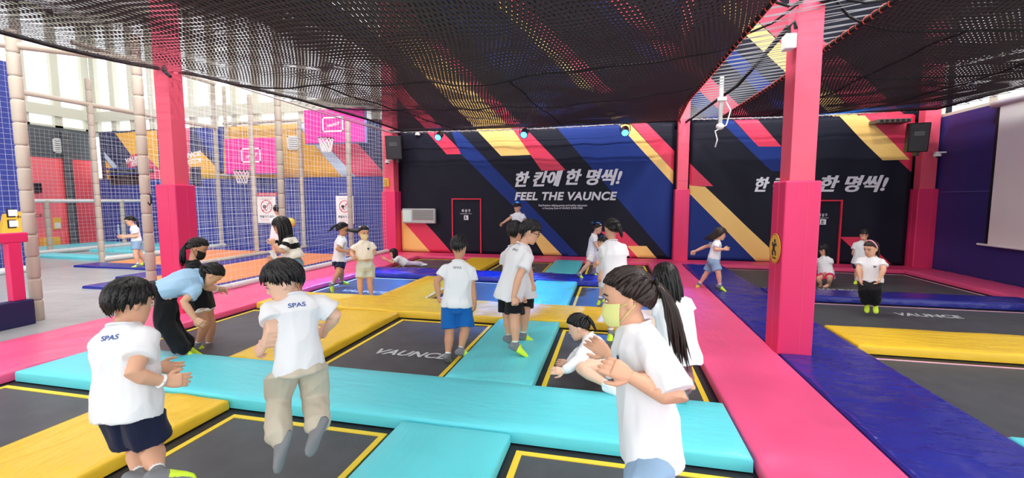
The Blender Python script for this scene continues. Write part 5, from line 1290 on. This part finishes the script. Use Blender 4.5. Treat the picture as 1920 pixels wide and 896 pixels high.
person('girl in white long-sleeved shirt sitting on the trampoline with folded legs', 1.42, 4.15, (1132, 684), (1102, 630, .1), (1084, 612, 0), face=265, hface=268, hpitch=8, LA=[(1088, 675, -.5), (1057, 696, -.2)], LH=(1036, 694, 0), RA=[(1085, 662, .6), (1066, 681, .2)], RH=(1048, 679, 0),
       LL=[(1090, 692, -.75), (1141, 722, -.4)], RL=[(1096, 690, .2), (1140, 708, .6)], LT=(1156, 728, -.1), RT=(1158, 714, .3), top='long', botc=C_IVORY, blen=.35, hair='pony', hang=(.4, 0, -.9), hlen=.10, seed=21, skin=SKINL, curl=.25, hem=.06, socks=('white', 'white'), cuff=.05)
person('girl with long loose hair in white tee and mauve leggings, back turned', 1.34, 3.75, (1272, 652), (1257, 546, 0), (1247, 520, -.1), face=200, hface=232, hpitch=8, RA=[(1292, 592, 0), (1291, 622, .3)], LA=[(1240, 600, .2), (1236, 640, .1)], LL=[(1276, 698, .6), (1282, 735, -.5)], RL=[(1283, 690, .7), (1291, 712, -.7)], RT=(1300, 716, -.8), LT=(1284, 745, .3),
       bottom='trousers', botc=C_MAUVE, bw=.86, hair='long', hlen=.27, seed=22, topw=1.1, socks=('plain', 'bare'), hang=(.12, 0, -1), hem=.09)
# --- right bay
person('girl with long brown hair in white tee and denim shorts running across the navy pad', 1.24, 8.15, (1338, 488), (1345, 450, 0), (1351, 438, -.1), face=92, RA=[(1341, 468, -.3), (1357, 467, 0)], LA=[(1323, 462, .3), (1303, 471, .1)], LL=[(1325, 512, .2), (1312, 532, .5)], RL=[(1347, 511, -.2), (1350, 535, .3)], LT=(1306, 546, 0), RT=(1366, 544, 0),
       botc=C_DENIM, hair='long', hang=(-.75, .1, -.6), hlen=.2, hairc=HAIRB, seed=23, blen=.85, bw=1.08, hem=-.02, topw=.9)
person('long-haired girl in white tee and magenta shorts crouching beside the near pillar', 1.22, 9.0, (1549, 514), (1545, 480, 0), (1544, 466, -.1), face=335, hface=320, hpitch=22, LA=[(1556, 498, 0), (1549, 510, -.4)], RA=[(1532, 496, 0), (1538, 508, -.4)], LL=[(1556, 521, -.7), (1554, 533, .6)], RL=[(1535, 523, -.8), (1539, 535, .5)], botc=C_MAG, hair='long', hlen=.17, seed=24, blen=.75, socks=('bare', 'bare'))
person('boy in white tee with glasses standing at the back, hand to his face', 1.2, 9.25, (1613, 487), (1619, 451, 0), (1620, 440, 0), face=355, hface=5, RA=[(1600, 474, 0), (1602, 487, -.1)], LA=[(1632, 466, -.2), (1623, 449, -.8)], LH=(1619, 445, -.6), RL=[(1607, 509, 0), (1605, 526, .1)], LL=[(1621, 509, 0), (1622, 527, .1)], botc=C_NAVY, hair='short', glasses='red', seed=25, fringe=78)
person('girl in white puff-sleeved top and black trousers with pink headband, jumping', 1.30, 6.7, (1631, 527), (1634, 480, -.6), (1633, 466, -.5), face=350, hface=325, hpitch=12, RA=[(1609, 505, .1, -.1), (1613, 523, -.1)], LA=[(1657, 505, .1, -.1), (1650, 522, -.1)], RL=[(1620, 544, -.7), (1625, 567, .7)], LL=[(1642, 544, -.7), (1641, 568, .7)], RT=(1624, 583, -.4), LT=(1643, 584, -.4),
       bottom='trousers', bw=1.2, hair='lowpony', hlen=.14, band='pink', hairc=HAIRB, seed=26, topw=1.05, hem=0, emblem=('', SP_G, .05), socks=('grip', 'grip'))

# small white phone in the striped girl's lower hand
c = AD(513, 478, 6.5); t = thing('phone', c, 'small white phone held by the girl in the striped top', 'phone')
boxobj('case', (c[0] - .035, c[0] + .035, c[1] - .006, c[1] + .006, c[2] - .07, c[2] + .07), WHITE, t, bevel=.004)
boxobj('screen', (c[0] - .03, c[0] + .03, c[1] + .006, c[1] + .008, c[2] - .06, c[2] + .06), BLK, t)
t.rotation_euler = (0, math.radians(-25), math.radians(20))
